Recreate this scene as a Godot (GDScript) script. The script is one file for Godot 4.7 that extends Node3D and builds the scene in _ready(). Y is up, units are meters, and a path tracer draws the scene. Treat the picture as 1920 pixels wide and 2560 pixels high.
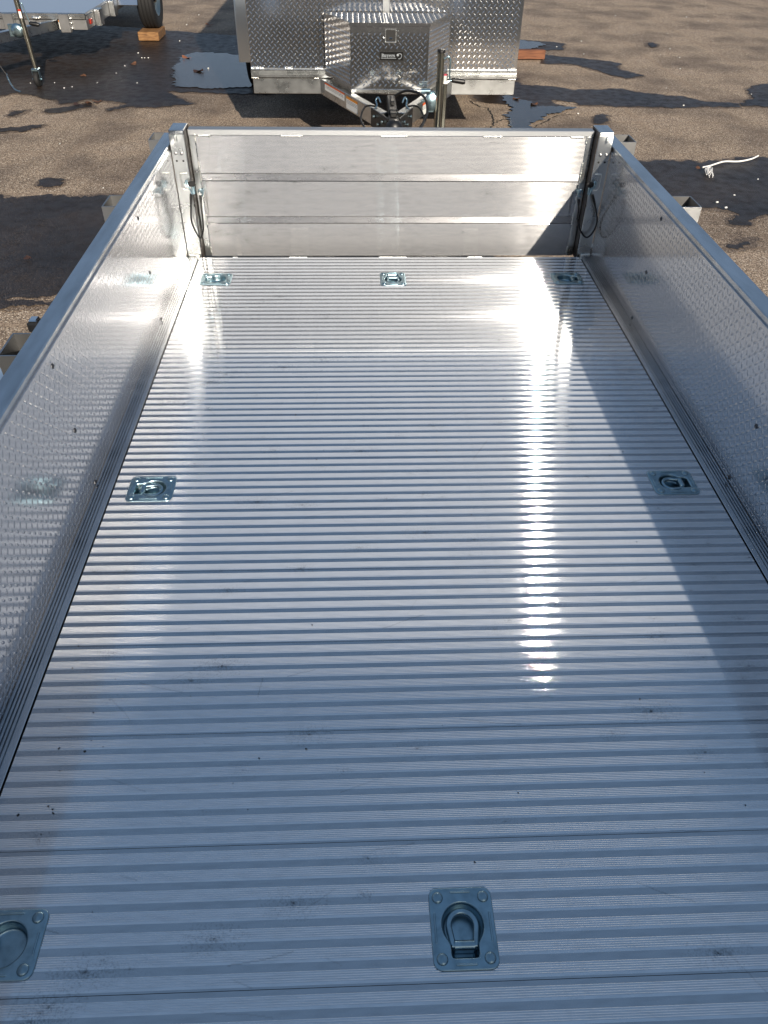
extends Node3D

# ---------------------------------------------------------------- mesh builder
class Geo:
	var v := PackedVector3Array()
	var n := PackedVector3Array()
	var uv := PackedVector2Array()
	var ix := PackedInt32Array()

	func flat_uv(p: Vector3, nn: Vector3) -> Vector2:
		var a := nn.abs()
		if a.y >= a.x and a.y >= a.z:
			return Vector2(p.x, p.z)
		if a.z >= a.x:
			return Vector2(p.x, p.y)
		return Vector2(p.z, p.y)

	func tri(a: Vector3, b: Vector3, c: Vector3) -> void:   # counter-clockwise seen from outside
		var nn := (b - a).cross(c - a).normalized()
		var k := v.size()
		for p in [a, c, b]:
			v.append(p); n.append(nn); uv.append(flat_uv(p, nn))
		ix.append_array(PackedInt32Array([k, k + 1, k + 2]))

	func quad(a: Vector3, b: Vector3, c: Vector3, d: Vector3) -> void:
		var nn := (c - a).cross(d - b).normalized()
		var k := v.size()
		for p in [a, b, c, d]:
			v.append(p); n.append(nn); uv.append(flat_uv(p, nn))
		ix.append_array(PackedInt32Array([k, k + 2, k + 1, k, k + 3, k + 2]))

	func quad_uv(a: Vector3, b: Vector3, c: Vector3, d: Vector3) -> void:   # uv 0..1, a is bottom left
		var k := v.size()
		quad(a, b, c, d)
		uv[k] = Vector2(0, 1); uv[k + 1] = Vector2(1, 1); uv[k + 2] = Vector2(1, 0); uv[k + 3] = Vector2(0, 0)

	func sheet(rows: Array, closed := false, flip := false) -> void:   # rows of points joined by a smooth surface
		var w: int = rows[0].size()
		var h := rows.size()
		var nn := PackedVector3Array()
		nn.resize(w * h)
		var base := v.size()
		for r in h:
			for c in w:
				v.append(rows[r][c])
		for r in h - 1:
			for c in (w if closed else w - 1):
				var c2 := (c + 1) % w
				var i := r * w + c
				var j := r * w + c2
				var k := (r + 1) * w + c2
				var l := (r + 1) * w + c
				var f := (v[base + k] - v[base + i]).cross(v[base + l] - v[base + j])
				if flip:
					f = -f
				nn[i] += f; nn[j] += f; nn[k] += f; nn[l] += f
				if flip:
					ix.append_array(PackedInt32Array([base + i, base + j, base + k, base + i, base + k, base + l]))
				else:
					ix.append_array(PackedInt32Array([base + i, base + k, base + j, base + i, base + l, base + k]))
		for i in w * h:
			var m := nn[i].normalized()
			n.append(m)
			uv.append(flat_uv(v[base + i], m))

	func box(lo: Vector3, hi: Vector3, bev := 0.0, t := Transform3D()) -> void:
		var c := (lo + hi) / 2
		var s := (hi - lo) / 2
		var b: float = min(bev, min(s.x, min(s.y, s.z)) * 0.9)
		var pt := func(sx, sy, sz, ax):   # corner point on the face across axis ax
			var q := Vector3(sx * (s.x - (0.0 if ax == 0 else b)), sy * (s.y - (0.0 if ax == 1 else b)), sz * (s.z - (0.0 if ax == 2 else b)))
			return t * (c + q)
		for g in [-1, 1]:
			var o := [[g, -1, -1], [g, 1, -1], [g, 1, 1], [g, -1, 1]]
			var fx := []
			var fy := []
			var fz := []
			for e in o:
				fx.append(pt.call(e[0], e[1], e[2], 0))
				fy.append(pt.call(e[2], e[0], e[1], 1))
				fz.append(pt.call(e[1], e[2], e[0], 2))
			for f in [fx, fy, fz]:
				if g > 0:
					quad(f[0], f[1], f[2], f[3])
				else:
					quad(f[3], f[2], f[1], f[0])
		if b <= 0:
			return
		var mid := t * c
		var put := func(p: Array):
			var nn: Vector3 = (p[2] - p[0]).cross(p[p.size() - 1] - p[1])
			if p.size() == 3:
				nn = (p[1] - p[0]).cross(p[2] - p[0])
			if nn.dot(p[0] - mid) < 0:
				p.reverse()
			if p.size() == 3:
				tri(p[0], p[1], p[2])
			else:
				quad(p[0], p[1], p[2], p[3])
		for a in [-1, 1]:
			for d in [-1, 1]:
				put.call([pt.call(a, d, -1, 0), pt.call(a, d, 1, 0), pt.call(a, d, 1, 1), pt.call(a, d, -1, 1)])
				put.call([pt.call(a, -1, d, 0), pt.call(a, 1, d, 0), pt.call(a, 1, d, 2), pt.call(a, -1, d, 2)])
				put.call([pt.call(-1, a, d, 1), pt.call(1, a, d, 1), pt.call(1, a, d, 2), pt.call(-1, a, d, 2)])
				for e in [-1, 1]:
					put.call([pt.call(a, d, e, 0), pt.call(a, d, e, 1), pt.call(a, d, e, 2)])

	func tube(pts: Array, rad, seg := 10, caps := true) -> void:
		var rows := []
		var up := Vector3.UP
		var last := Vector3.ZERO
		for i in pts.size():
			var d: Vector3 = (pts[min(i + 1, pts.size() - 1)] - pts[max(i - 1, 0)]).normalized()
			var x: Vector3
			if last == Vector3.ZERO:
				x = d.cross(Vector3(0.31, 0.87, 0.38)).normalized()
			else:
				x = (last - d * last.dot(d)).normalized()
			last = x
			var y := d.cross(x)
			var r: float = rad[i] if rad is Array else rad
			var row := PackedVector3Array()
			for k in seg:
				var a := TAU * k / seg
				row.append(pts[i] + (x * cos(a) + y * sin(a)) * r)
			rows.append(row)
		sheet(rows, true)
		if caps:
			for e in [0, rows.size() - 1]:
				for k in seg:
					if e == 0:
						tri(pts[0], rows[0][(k + 1) % seg], rows[0][k])
					else:
						tri(pts[pts.size() - 1], rows[e][k], rows[e][(k + 1) % seg])

	func lathe(prof: Array, t: Transform3D, seg := 20) -> void:   # prof: Vector2(radius, height along y), from the bottom up
		var rows := []
		for p in prof:
			var row := PackedVector3Array()
			for k in seg:
				var a := -TAU * k / seg
				row.append(t * Vector3(p.x * cos(a), p.y, p.x * sin(a)))
			rows.append(row)
		sheet(rows, true)

	func prism(poly: PackedVector2Array, h0: float, h1: float, t := Transform3D()) -> void:   # poly in x,z; thick along y
		var p := poly
		if Geometry2D.is_polygon_clockwise(p):
			p = p.duplicate(); p.reverse()
		var tr := Geometry2D.triangulate_polygon(p)
		for i in range(0, tr.size(), 3):
			var a := p[tr[i]]
			var b := p[tr[i + 1]]
			var c := p[tr[i + 2]]
			if (b - a).cross(c - a) > 0:
				var s := b; b = c; c = s
			tri(t * Vector3(a.x, h1, a.y), t * Vector3(b.x, h1, b.y), t * Vector3(c.x, h1, c.y))
			tri(t * Vector3(a.x, h0, a.y), t * Vector3(c.x, h0, c.y), t * Vector3(b.x, h0, b.y))
		for i in p.size():
			var a := p[i]
			var b := p[(i + 1) % p.size()]
			quad(t * Vector3(b.x, h0, b.y), t * Vector3(a.x, h0, a.y), t * Vector3(a.x, h1, a.y), t * Vector3(b.x, h1, b.y))

	func mesh() -> ArrayMesh:
		var arr := []
		arr.resize(Mesh.ARRAY_MAX)
		arr[Mesh.ARRAY_VERTEX] = v
		arr[Mesh.ARRAY_NORMAL] = n
		arr[Mesh.ARRAY_TEX_UV] = uv
		arr[Mesh.ARRAY_INDEX] = ix
		var m := ArrayMesh.new()
		m.add_surface_from_arrays(Mesh.PRIMITIVE_TRIANGLES, arr)
		return m

# ---------------------------------------------------------------- scene helpers
var M := {}
var rng := RandomNumberGenerator.new()
const DECK := 0.5           # height of the load floor
const PITCH := 0.2032       # width of one floor plank
const SEAM0 := 0.0904       # z of the first seam

func part(called: String, shape, look: Material, parent: Node) -> MeshInstance3D:
	var o := MeshInstance3D.new()
	o.name = called
	o.mesh = shape.mesh() if shape is Geo else shape
	o.material_override = look
	parent.add_child(o, true)
	return o

func group_node(called: String, parent: Node, at := Vector3.ZERO) -> Node3D:
	var o := Node3D.new()
	o.name = called
	o.position = at
	parent.add_child(o, true)
	return o

var taken := {}
func numbered(called: String) -> String:
	taken[called] = taken.get(called, 0) + 1
	return called if taken[called] == 1 else "%s_%03d" % [called, taken[called] - 1]

func thing(called: String, label: String, category: String, at := Vector3.ZERO, grp := "") -> Node3D:
	var o := Node3D.new()
	o.name = numbered(called)
	o.position = at
	o.set_meta("label", label)
	o.set_meta("category", category)
	if grp:
		o.set_meta("group", grp)
	add_child(o)
	return o

func structure(called: String, shape, look: Material) -> MeshInstance3D:
	var o := part(numbered(called), shape, look, self)
	o.set_meta("kind", "structure")
	return o

func noise_tex(size: int, type: int, freq: float, ramp: Array, oct := 4, sd := 1, extra := {}) -> NoiseTexture2D:
	var f := FastNoiseLite.new()
	f.noise_type = type
	f.frequency = freq
	f.seed = sd
	f.fractal_octaves = oct
	if oct <= 1:
		f.fractal_type = FastNoiseLite.FRACTAL_NONE
	for k in extra:
		f.set(k, extra[k])
	var t := NoiseTexture2D.new()
	t.width = size; t.height = size
	t.seamless = true
	t.noise = f
	if ramp.size():
		var g := Gradient.new()
		var off := PackedFloat32Array()
		var col := PackedColorArray()
		for r in ramp:
			off.append(r[0]); col.append(r[1])
		g.offsets = off
		g.colors = col
		t.color_ramp = g
	return t

func grey(x: float) -> Color:
	return Color(x, x, x)

func mat(col: Color, rough: float, metal := 0.0, aniso := 0.0) -> StandardMaterial3D:
	var m := StandardMaterial3D.new()
	m.albedo_color = col
	m.roughness = rough
	m.metallic = metal
	m.metallic_specular = 0.5
	if aniso != 0.0:
		m.anisotropy_enabled = true
		m.anisotropy = aniso
	return m

func make_materials() -> void:
	# mill aluminium of the floor: brushed along x
	var streak := noise_tex(512, FastNoiseLite.TYPE_SIMPLEX_SMOOTH, 0.012, [[0.0, grey(0.93)], [0.5, grey(0.98)], [1.0, grey(1.0)]], 5, 11)
	var smudge := noise_tex(512, FastNoiseLite.TYPE_SIMPLEX_SMOOTH, 0.008, [[0.0, grey(0.84)], [0.55, grey(0.95)], [1.0, grey(1.0)]], 5, 23)
	var waves := noise_tex(512, FastNoiseLite.TYPE_SIMPLEX_SMOOTH, 0.03, [], 3, 31)
	var brushed := func(col: Color, rough: float, metal: float, aniso: float, scale: Vector3, wave: float):
		var m := mat(col, rough, metal, aniso)
		m.albedo_texture = streak
		m.roughness_texture = smudge
		m.heightmap_enabled = true
		m.heightmap_texture = waves
		m.heightmap_scale = wave
		m.uv1_scale = scale
		return m
	M.floor = brushed.call(Color(0.76, 0.77, 0.78), 0.16, 1.0, -1.0, Vector3(2.3, 14, 1), 0.0003)
	M.ribs = brushed.call(Color(0.9, 0.91, 0.92), 0.04, 0.72, 0.0, Vector3(2.9, 17, 1), 0.0002)
	M.gate = brushed.call(Color(0.79, 0.79, 0.795), 0.07, 0.76, -0.9, Vector3(2.0, 12, 1), 0.0006)
	M.gate_strip = brushed.call(Color(0.68, 0.68, 0.69), 0.3, 0.86, -0.9, Vector3(2.0, 12, 1), 0.0004)
	M.gate_tube = mat(Color(0.66, 0.67, 0.68), 0.5, 0.95)
	var wear := wear_texture()
	for m in [M.floor, M.ribs, M.gate]:
		m.detail_enabled = true
		m.detail_albedo = wear
		m.detail_blend_mode = BaseMaterial3D.BLEND_MODE_MUL
		m.detail_uv_layer = BaseMaterial3D.DETAIL_UV_2
		m.uv2_triplanar = true
		m.uv2_world_triplanar = true
		m.uv2_scale = Vector3.ONE * 0.62
	M.rail = mat(Color(0.8, 0.81, 0.82), 0.2, 1.0)
	M.rail.albedo_texture = smudge
	M.rail.uv1_scale = Vector3(3.0, 0.8, 1)
	M.alu = mat(Color(0.82, 0.83, 0.83), 0.3, 1.0)
	M.alu.albedo_texture = smudge
	M.alu.roughness_texture = smudge
	M.alu.uv1_scale = Vector3(1.7, 1.9, 1)
	M.alu_dull = mat(Color(0.66, 0.66, 0.66), 0.4, 1.0)
	M.alu_dull.albedo_texture = smudge
	M.alu_dull.uv1_scale = Vector3(1.3, 1.1, 1)
	M.weld = mat(Color(0.9, 0.9, 0.88), 0.28, 1.0)
	# side wall: polished sheet with a small pressed pattern
	M.wall = mat(Color(0.8, 0.8, 0.81), 0.13, 0.88)
	M.wall.heightmap_enabled = true
	M.wall.heightmap_texture = dash_texture()
	M.wall.heightmap_scale = 0.13
	M.wall.uv1_scale = Vector3(1 / 0.036, 1 / 0.036, 1)
	M.plate = mat(Color(0.82, 0.82, 0.82), 0.1, 0.965)
	M.zinc = mat(Color(0.62, 0.72, 0.76), 0.3, 1.0)
	M.zinc.albedo_texture = smudge
	M.zinc.uv1_scale = Vector3(9, 9, 1)
	M.screw = mat(Color(0.35, 0.35, 0.36), 0.4, 1.0)
	M.black = mat(Color(0.035, 0.035, 0.04), 0.45)
	M.rubber = mat(Color(0.05, 0.05, 0.055), 0.75)
	M.hole = mat(Color(0.02, 0.02, 0.02), 0.8)
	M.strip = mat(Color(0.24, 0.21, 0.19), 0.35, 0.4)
	M.chrome = mat(Color(0.9, 0.9, 0.9), 0.08, 1.0)
	M.amber = mat(Color(0.72, 0.28, 0.06), 0.25)
	M.red = mat(Color(0.62, 0.16, 0.1), 0.35)
	M.badge = mat(Color(0.02, 0.02, 0.025), 0.3)
	M.letter = mat(Color(0.5, 0.52, 0.54), 0.5)
	M.jack = mat(Color(0.62, 0.62, 0.58), 0.22, 1.0)
	M.fender = mat(Color(0.86, 0.87, 0.88), 0.2, 1.0)
	M.fender_pale = mat(Color(0.84, 0.83, 0.8), 0.3, 0.55)
	M.deck = mat(Color(0.86, 0.88, 0.9), 0.42, 1.0)
	M.cord = mat(Color(0.86, 0.85, 0.83), 0.9)
	M.leaf = mat(Color(0.33, 0.21, 0.13), 0.8)
	M.leaf_orange = mat(Color(0.5, 0.31, 0.21), 0.8)
	M.leaf_dark = mat(Color(0.2, 0.12, 0.09), 0.7)
	M.chip = mat(Color(0.82, 0.82, 0.8), 0.6)
	M.speck = mat(Color(0.07, 0.07, 0.08), 0.9)
	# timber
	M.wood = mat(Color(0.52, 0.39, 0.24), 0.75)
	M.wood.albedo_texture = noise_tex(256, FastNoiseLite.TYPE_SIMPLEX_SMOOTH, 0.02, [[0.0, Color(0.62, 0.55, 0.5)], [0.5, Color(0.9, 0.86, 0.8)], [1.0, Color(1, 1, 1)]], 4, 5)
	M.wood.uv1_scale = Vector3(2, 14, 1)
	M.wood_red = mat(Color(0.46, 0.29, 0.19), 0.75)
	M.wood_red.albedo_texture = M.wood.albedo_texture
	M.wood_red.uv1_scale = Vector3(1, 14, 1)
	# chip-sealed asphalt
	var chips := noise_tex(1024, FastNoiseLite.TYPE_CELLULAR, 0.19, [
		[0.0, Color(0.26, 0.22, 0.185)], [0.25, Color(0.43, 0.37, 0.315)], [0.5, Color(0.55, 0.48, 0.41)], [0.72, Color(0.63, 0.56, 0.485)], [0.9, Color(0.72, 0.65, 0.575)], [1.0, Color(0.92, 0.88, 0.82)]], 1, 3,
		{"cellular_return_type": FastNoiseLite.RETURN_CELL_VALUE, "cellular_jitter": 1.0})
	var relief := noise_tex(1024, FastNoiseLite.TYPE_CELLULAR, 0.19, [], 1, 3, {"cellular_return_type": FastNoiseLite.RETURN_DISTANCE, "cellular_jitter": 1.0})
	var patches := noise_tex(512, FastNoiseLite.TYPE_SIMPLEX_SMOOTH, 0.012, [[0.0, Color(0.66, 0.64, 0.64)], [0.4, Color(0.88, 0.87, 0.86)], [0.65, Color(1, 0.99, 0.97)], [1.0, Color(1, 1, 1)]], 5, 8)
	var grounds := func(tint: Color, rough: float, bump: float):
		var m := mat(tint, rough)
		m.albedo_texture = chips
		m.uv1_triplanar = true
		m.uv1_world_triplanar = true
		m.uv1_scale = Vector3.ONE * 1.1
		m.heightmap_enabled = bump > 0
		m.heightmap_texture = relief
		m.heightmap_scale = -bump
		m.detail_enabled = true
		m.detail_albedo = patches
		m.detail_blend_mode = BaseMaterial3D.BLEND_MODE_MUL
		m.detail_uv_layer = BaseMaterial3D.DETAIL_UV_2
		m.uv2_triplanar = true
		m.uv2_world_triplanar = true
		m.uv2_scale = Vector3.ONE * 0.19
		return m
	M.asphalt = grounds.call(Color(1, 1, 1), 0.92, 0.35)
	M.wet = grounds.call(Color(0.35, 0.33, 0.325), 0.42, 0.2)
	M.damp = grounds.call(Color(0.78, 0.77, 0.77), 0.75, 0.3)
	M.water = grounds.call(Color(0.32, 0.32, 0.34), 0.12, 0.04)
	var blots := noise_tex(512, FastNoiseLite.TYPE_SIMPLEX_SMOOTH, 0.014, [[0.0, grey(0.42)], [0.5, grey(0.52)], [1.0, grey(0.72)]], 3, 71)
	M.water.roughness = 0.26
	M.water.roughness_texture = blots
	M.wet.roughness = 0.8
	M.wet.metallic_specular = 0.4
	M.wet.roughness_texture = blots
	M.crack = mat(Color(0.06, 0.055, 0.05), 0.95)

# scuffs, finger marks and dried splashes on bare metal
func wear_texture() -> ImageTexture:
	var n := 1024
	var im := Image.create(n, n, false, Image.FORMAT_RGBA8)
	im.fill(Color.WHITE)
	rng.seed = 501
	for k in 110:   # scratches
		var p := Vector2(rng.randf() * n, rng.randf() * n)
		var d := Vector2.from_angle(rng.randf_range(-0.5, 0.5) if rng.randf() < 0.7 else rng.randf() * TAU)
		var g := rng.randf_range(0.82, 0.95)
		for i in rng.randi_range(8, 70):
			p += d
			d = d.rotated(rng.randf_range(-0.03, 0.03))
			im.set_pixel(posmod(int(p.x), n), posmod(int(p.y), n), grey(g))
	for k in 110:   # smudges made of small dabs
		var c := Vector2(rng.randf() * n, rng.randf() * n)
		var r := rng.randf_range(5, 26)
		var g := rng.randf_range(0.88, 0.97)
		for i in int(r * r * 0.9):
			var q := c + Vector2.from_angle(rng.randf() * TAU) * r * rng.randf() * Vector2(1.5, 0.7)
			var x := posmod(int(q.x), n)
			var y := posmod(int(q.y), n)
			im.set_pixel(x, y, im.get_pixel(x, y) * grey(g))
	return ImageTexture.create_from_image(im)

func dash_texture() -> ImageTexture:
	var s := 128
	var im := Image.create(s, s, false, Image.FORMAT_RGBF)
	for y in s:
		for x in s:
			var h := 0.0
			for q in [[0.25, 0.25, 0.9], [0.75, 0.75, 0.9], [0.75, 0.25, -0.9], [0.25, 0.75, -0.9]]:
				var d := Vector2((x + 0.5) / s - q[0], (y + 0.5) / s - q[1])
				d = d.rotated(q[2])
				var e: float = (d.x / 0.23) ** 2 + (d.y / 0.085) ** 2
				h = max(h, clamp(1.0 - e, 0, 1))
			h = h * h * (3 - 2 * h)
			im.set_pixel(x, y, Color(h, h, h))
	return ImageTexture.create_from_image(im)

# warning sticker: a coloured header bar and rows of small print
func sticker_texture(header: Color, rows: int, sd: int) -> ImageTexture:
	var im := Image.create(128, 64, false, Image.FORMAT_RGBA8)
	im.fill(Color(0.84, 0.84, 0.82))
	im.fill_rect(Rect2i(0, 0, 128, 13), header)
	rng.seed = sd
	for r in rows:
		var x := 5
		while x < 120:
			var w := rng.randi_range(4, 14)
			im.fill_rect(Rect2i(x, 18 + r * 7, min(w, 123 - x), 3), Color(0.35, 0.36, 0.38))
			x += w + 3
	return ImageTexture.create_from_image(im)

func sticker_mat(header: Color, rows: int, sd: int) -> StandardMaterial3D:
	var m := mat(Color.WHITE, 0.4)
	m.albedo_texture = sticker_texture(header, rows, sd)
	return m

# a weld bead: overlapping scales along a line
func bead(g: Geo, a: Vector3, b: Vector3, r: float) -> void:
	var len := a.distance_to(b)
	var k: int = max(3, int(len / (r * 0.7)))
	var pts := []
	var rad := []
	for i in k * 2 + 1:
		pts.append(a.lerp(b, i / (k * 2.0)) + Vector3(rng.randf_range(-1, 1), rng.randf_range(-1, 1), rng.randf_range(-1, 1)) * r * 0.16)
		rad.append(r * (1.0 if i % 2 else 0.78) * rng.randf_range(0.88, 1.1))
	rad[0] = r * 0.3
	rad[rad.size() - 1] = r * 0.3
	g.tube(pts, rad, 8)

func weld(parent: Node, a: Vector3, b: Vector3, r: float) -> void:
	var g := Geo.new()
	bead(g, a, b, r)
	part("weld_bead", g, M.weld, parent)

func arc(pts: Array, step := 8) -> Array:   # smooth curve through points
	var c := Curve3D.new()
	for i in pts.size():
		var t: Vector3 = (pts[min(i + 1, pts.size() - 1)] - pts[max(i - 1, 0)]) / 6.0
		c.add_point(pts[i], -t, t)
	var out := []
	var m: int = (pts.size() - 1) * step
	for i in m + 1:
		out.append(c.samplef(i / float(step)))
	return out

# raised tread lugs on the parallelogram o + u*a + w*b, standing out along nrm
func lugs(g: Geo, o: Vector3, a: Vector3, b: Vector3, nrm: Vector3, p := 0.038, keep = null) -> void:
	var ua := a.normalized()
	var ub := b.normalized()
	var la := a.length()
	var lb := b.length()
	for pass_ in 2:
		var j := 0
		while true:
			var y := (j + (0.25 if pass_ == 0 else 0.75)) * p
			if y > lb - 0.01:
				break
			var i := 0
			while true:
				var x := (i + (0.25 if pass_ == 0 else 0.75)) * p
				if x > la - 0.01:
					break
				i += 1
				if keep != null and not keep.call(x, y):
					continue
				var c := o + ua * x + ub * y
				var d := (ua + ub * (1.0 if pass_ == 0 else -1.0)).normalized()
				if pass_ == 0:
					d = -d
				var e := nrm.cross(d)
				var L := p * 0.37
				var W := p * 0.14
				var H := nrm * p * 0.07
				var e0 := c - d * L
				var e1 := c + d * L
				var t0 := c - d * L * 0.55 + H
				var t1 := c + d * L * 0.55 + H
				var s0 := c - d * L * 0.1 + e * W
				var s1 := c - d * L * 0.1 - e * W
				g.tri(e0, t0, s0); g.quad(s0, t0, t1, e1)
				g.tri(e0, s1, t0); g.quad(t1, t0, s1, e1)
			j += 1

func _ready() -> void:
	rng.seed = 7
	# ------------------------------------------------ camera, sky, sun
	var cam := Camera3D.new()
	cam.name = "camera"
	cam.position = Vector3(-0.1477, 1.6859, 2.8736)
	cam.basis = Basis.from_euler(Vector3(deg_to_rad(-41.344), deg_to_rad(-2.747), deg_to_rad(1.0388)))
	cam.fov = 68.94
	cam.near = 0.05
	cam.far = 600
	add_child(cam)
	cam.current = true

	var sky_mat := ProceduralSkyMaterial.new()
	sky_mat.sky_top_color = Color(0.35, 0.435, 0.54)
	sky_mat.sky_horizon_color = Color(0.56, 0.62, 0.68)
	sky_mat.sky_curve = 0.16
	sky_mat.ground_bottom_color = Color(0.2, 0.18, 0.16)
	sky_mat.ground_horizon_color = Color(0.36, 0.35, 0.34)
	sky_mat.sun_angle_max = 50.0
	sky_mat.sun_curve = 0.35
	var sky := Sky.new()
	sky.sky_material = sky_mat
	var env := Environment.new()
	env.background_mode = Environment.BG_SKY
	env.sky = sky
	env.tonemap_mode = Environment.TONE_MAPPER_LINEAR
	env.tonemap_exposure = 1.52
	env.ambient_light_source = Environment.AMBIENT_SOURCE_SKY
	env.sdfgi_enabled = true
	env.ssao_enabled = true
	env.ssil_enabled = true
	var we := WorldEnvironment.new()
	we.name = "environment"
	we.environment = env
	add_child(we)

	var sun := DirectionalLight3D.new()
	sun.name = "sun"
	sun.light_color = Color(1.0, 0.955, 0.89)
	sun.light_energy = 1.6
	sun.light_angular_distance = 0.55
	sun.shadow_enabled = true
	add_child(sun)
	sun.look_at_from_position(Vector3(0.235, 0.39, 0.89) * 20, Vector3.ZERO, Vector3.UP)

	make_materials()
	build_ground()
	build_cargo_trailer()
	build_plate_trailer()
	build_tongue_box()
	build_flatbed()
	build_litter()
	build_shade_building()

# ---------------------------------------------------------------- ground
var edge_noise := FastNoiseLite.new()
func rough_outline(flat: Array, amp: float) -> PackedVector2Array:
	var pts := PackedVector2Array()
	var k := flat.size() / 2
	for i in k:
		var a := Vector2(flat[2 * i], flat[2 * i + 1])
		var b := Vector2(flat[(2 * i + 2) % flat.size()], flat[(2 * i + 3) % flat.size()])
		var m: int = clamp(int(a.distance_to(b) / 0.022), 2, 60)
		for j in m:
			var q := a.lerp(b, j / float(m))
			var d := (b - a).normalized().orthogonal()
			pts.append(q + d * (rng.randf_range(-1, 1) * amp + edge_noise.get_noise_2dv(q * 900.0) * amp * 1.6 + edge_noise.get_noise_2dv(q * 260.0 + Vector2(50, 9)) * amp * 3.0))
	return pts

func flat_patch(poly: PackedVector2Array, y: float) -> Geo:
	var g := Geo.new()
	var outline := poly.duplicate()
	if Geometry2D.is_polygon_clockwise(outline):
		outline.reverse()
	for p in Geometry2D.offset_polygon(outline, 0.0008):   # also clears crossings of the outline
		if Geometry2D.is_polygon_clockwise(p):
			continue
		var tr := Geometry2D.triangulate_polygon(p)
		for i in range(0, tr.size(), 3):
			var a: Vector2 = p[tr[i]]
			var b: Vector2 = p[tr[i + 1]]
			var c: Vector2 = p[tr[i + 2]]
			if (b - a).cross(c - a) > 0:
				var s := b; b = c; c = s
			g.tri(Vector3(a.x, y, a.y), Vector3(b.x, y, b.y), Vector3(c.x, y, c.y))
	return g

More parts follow.
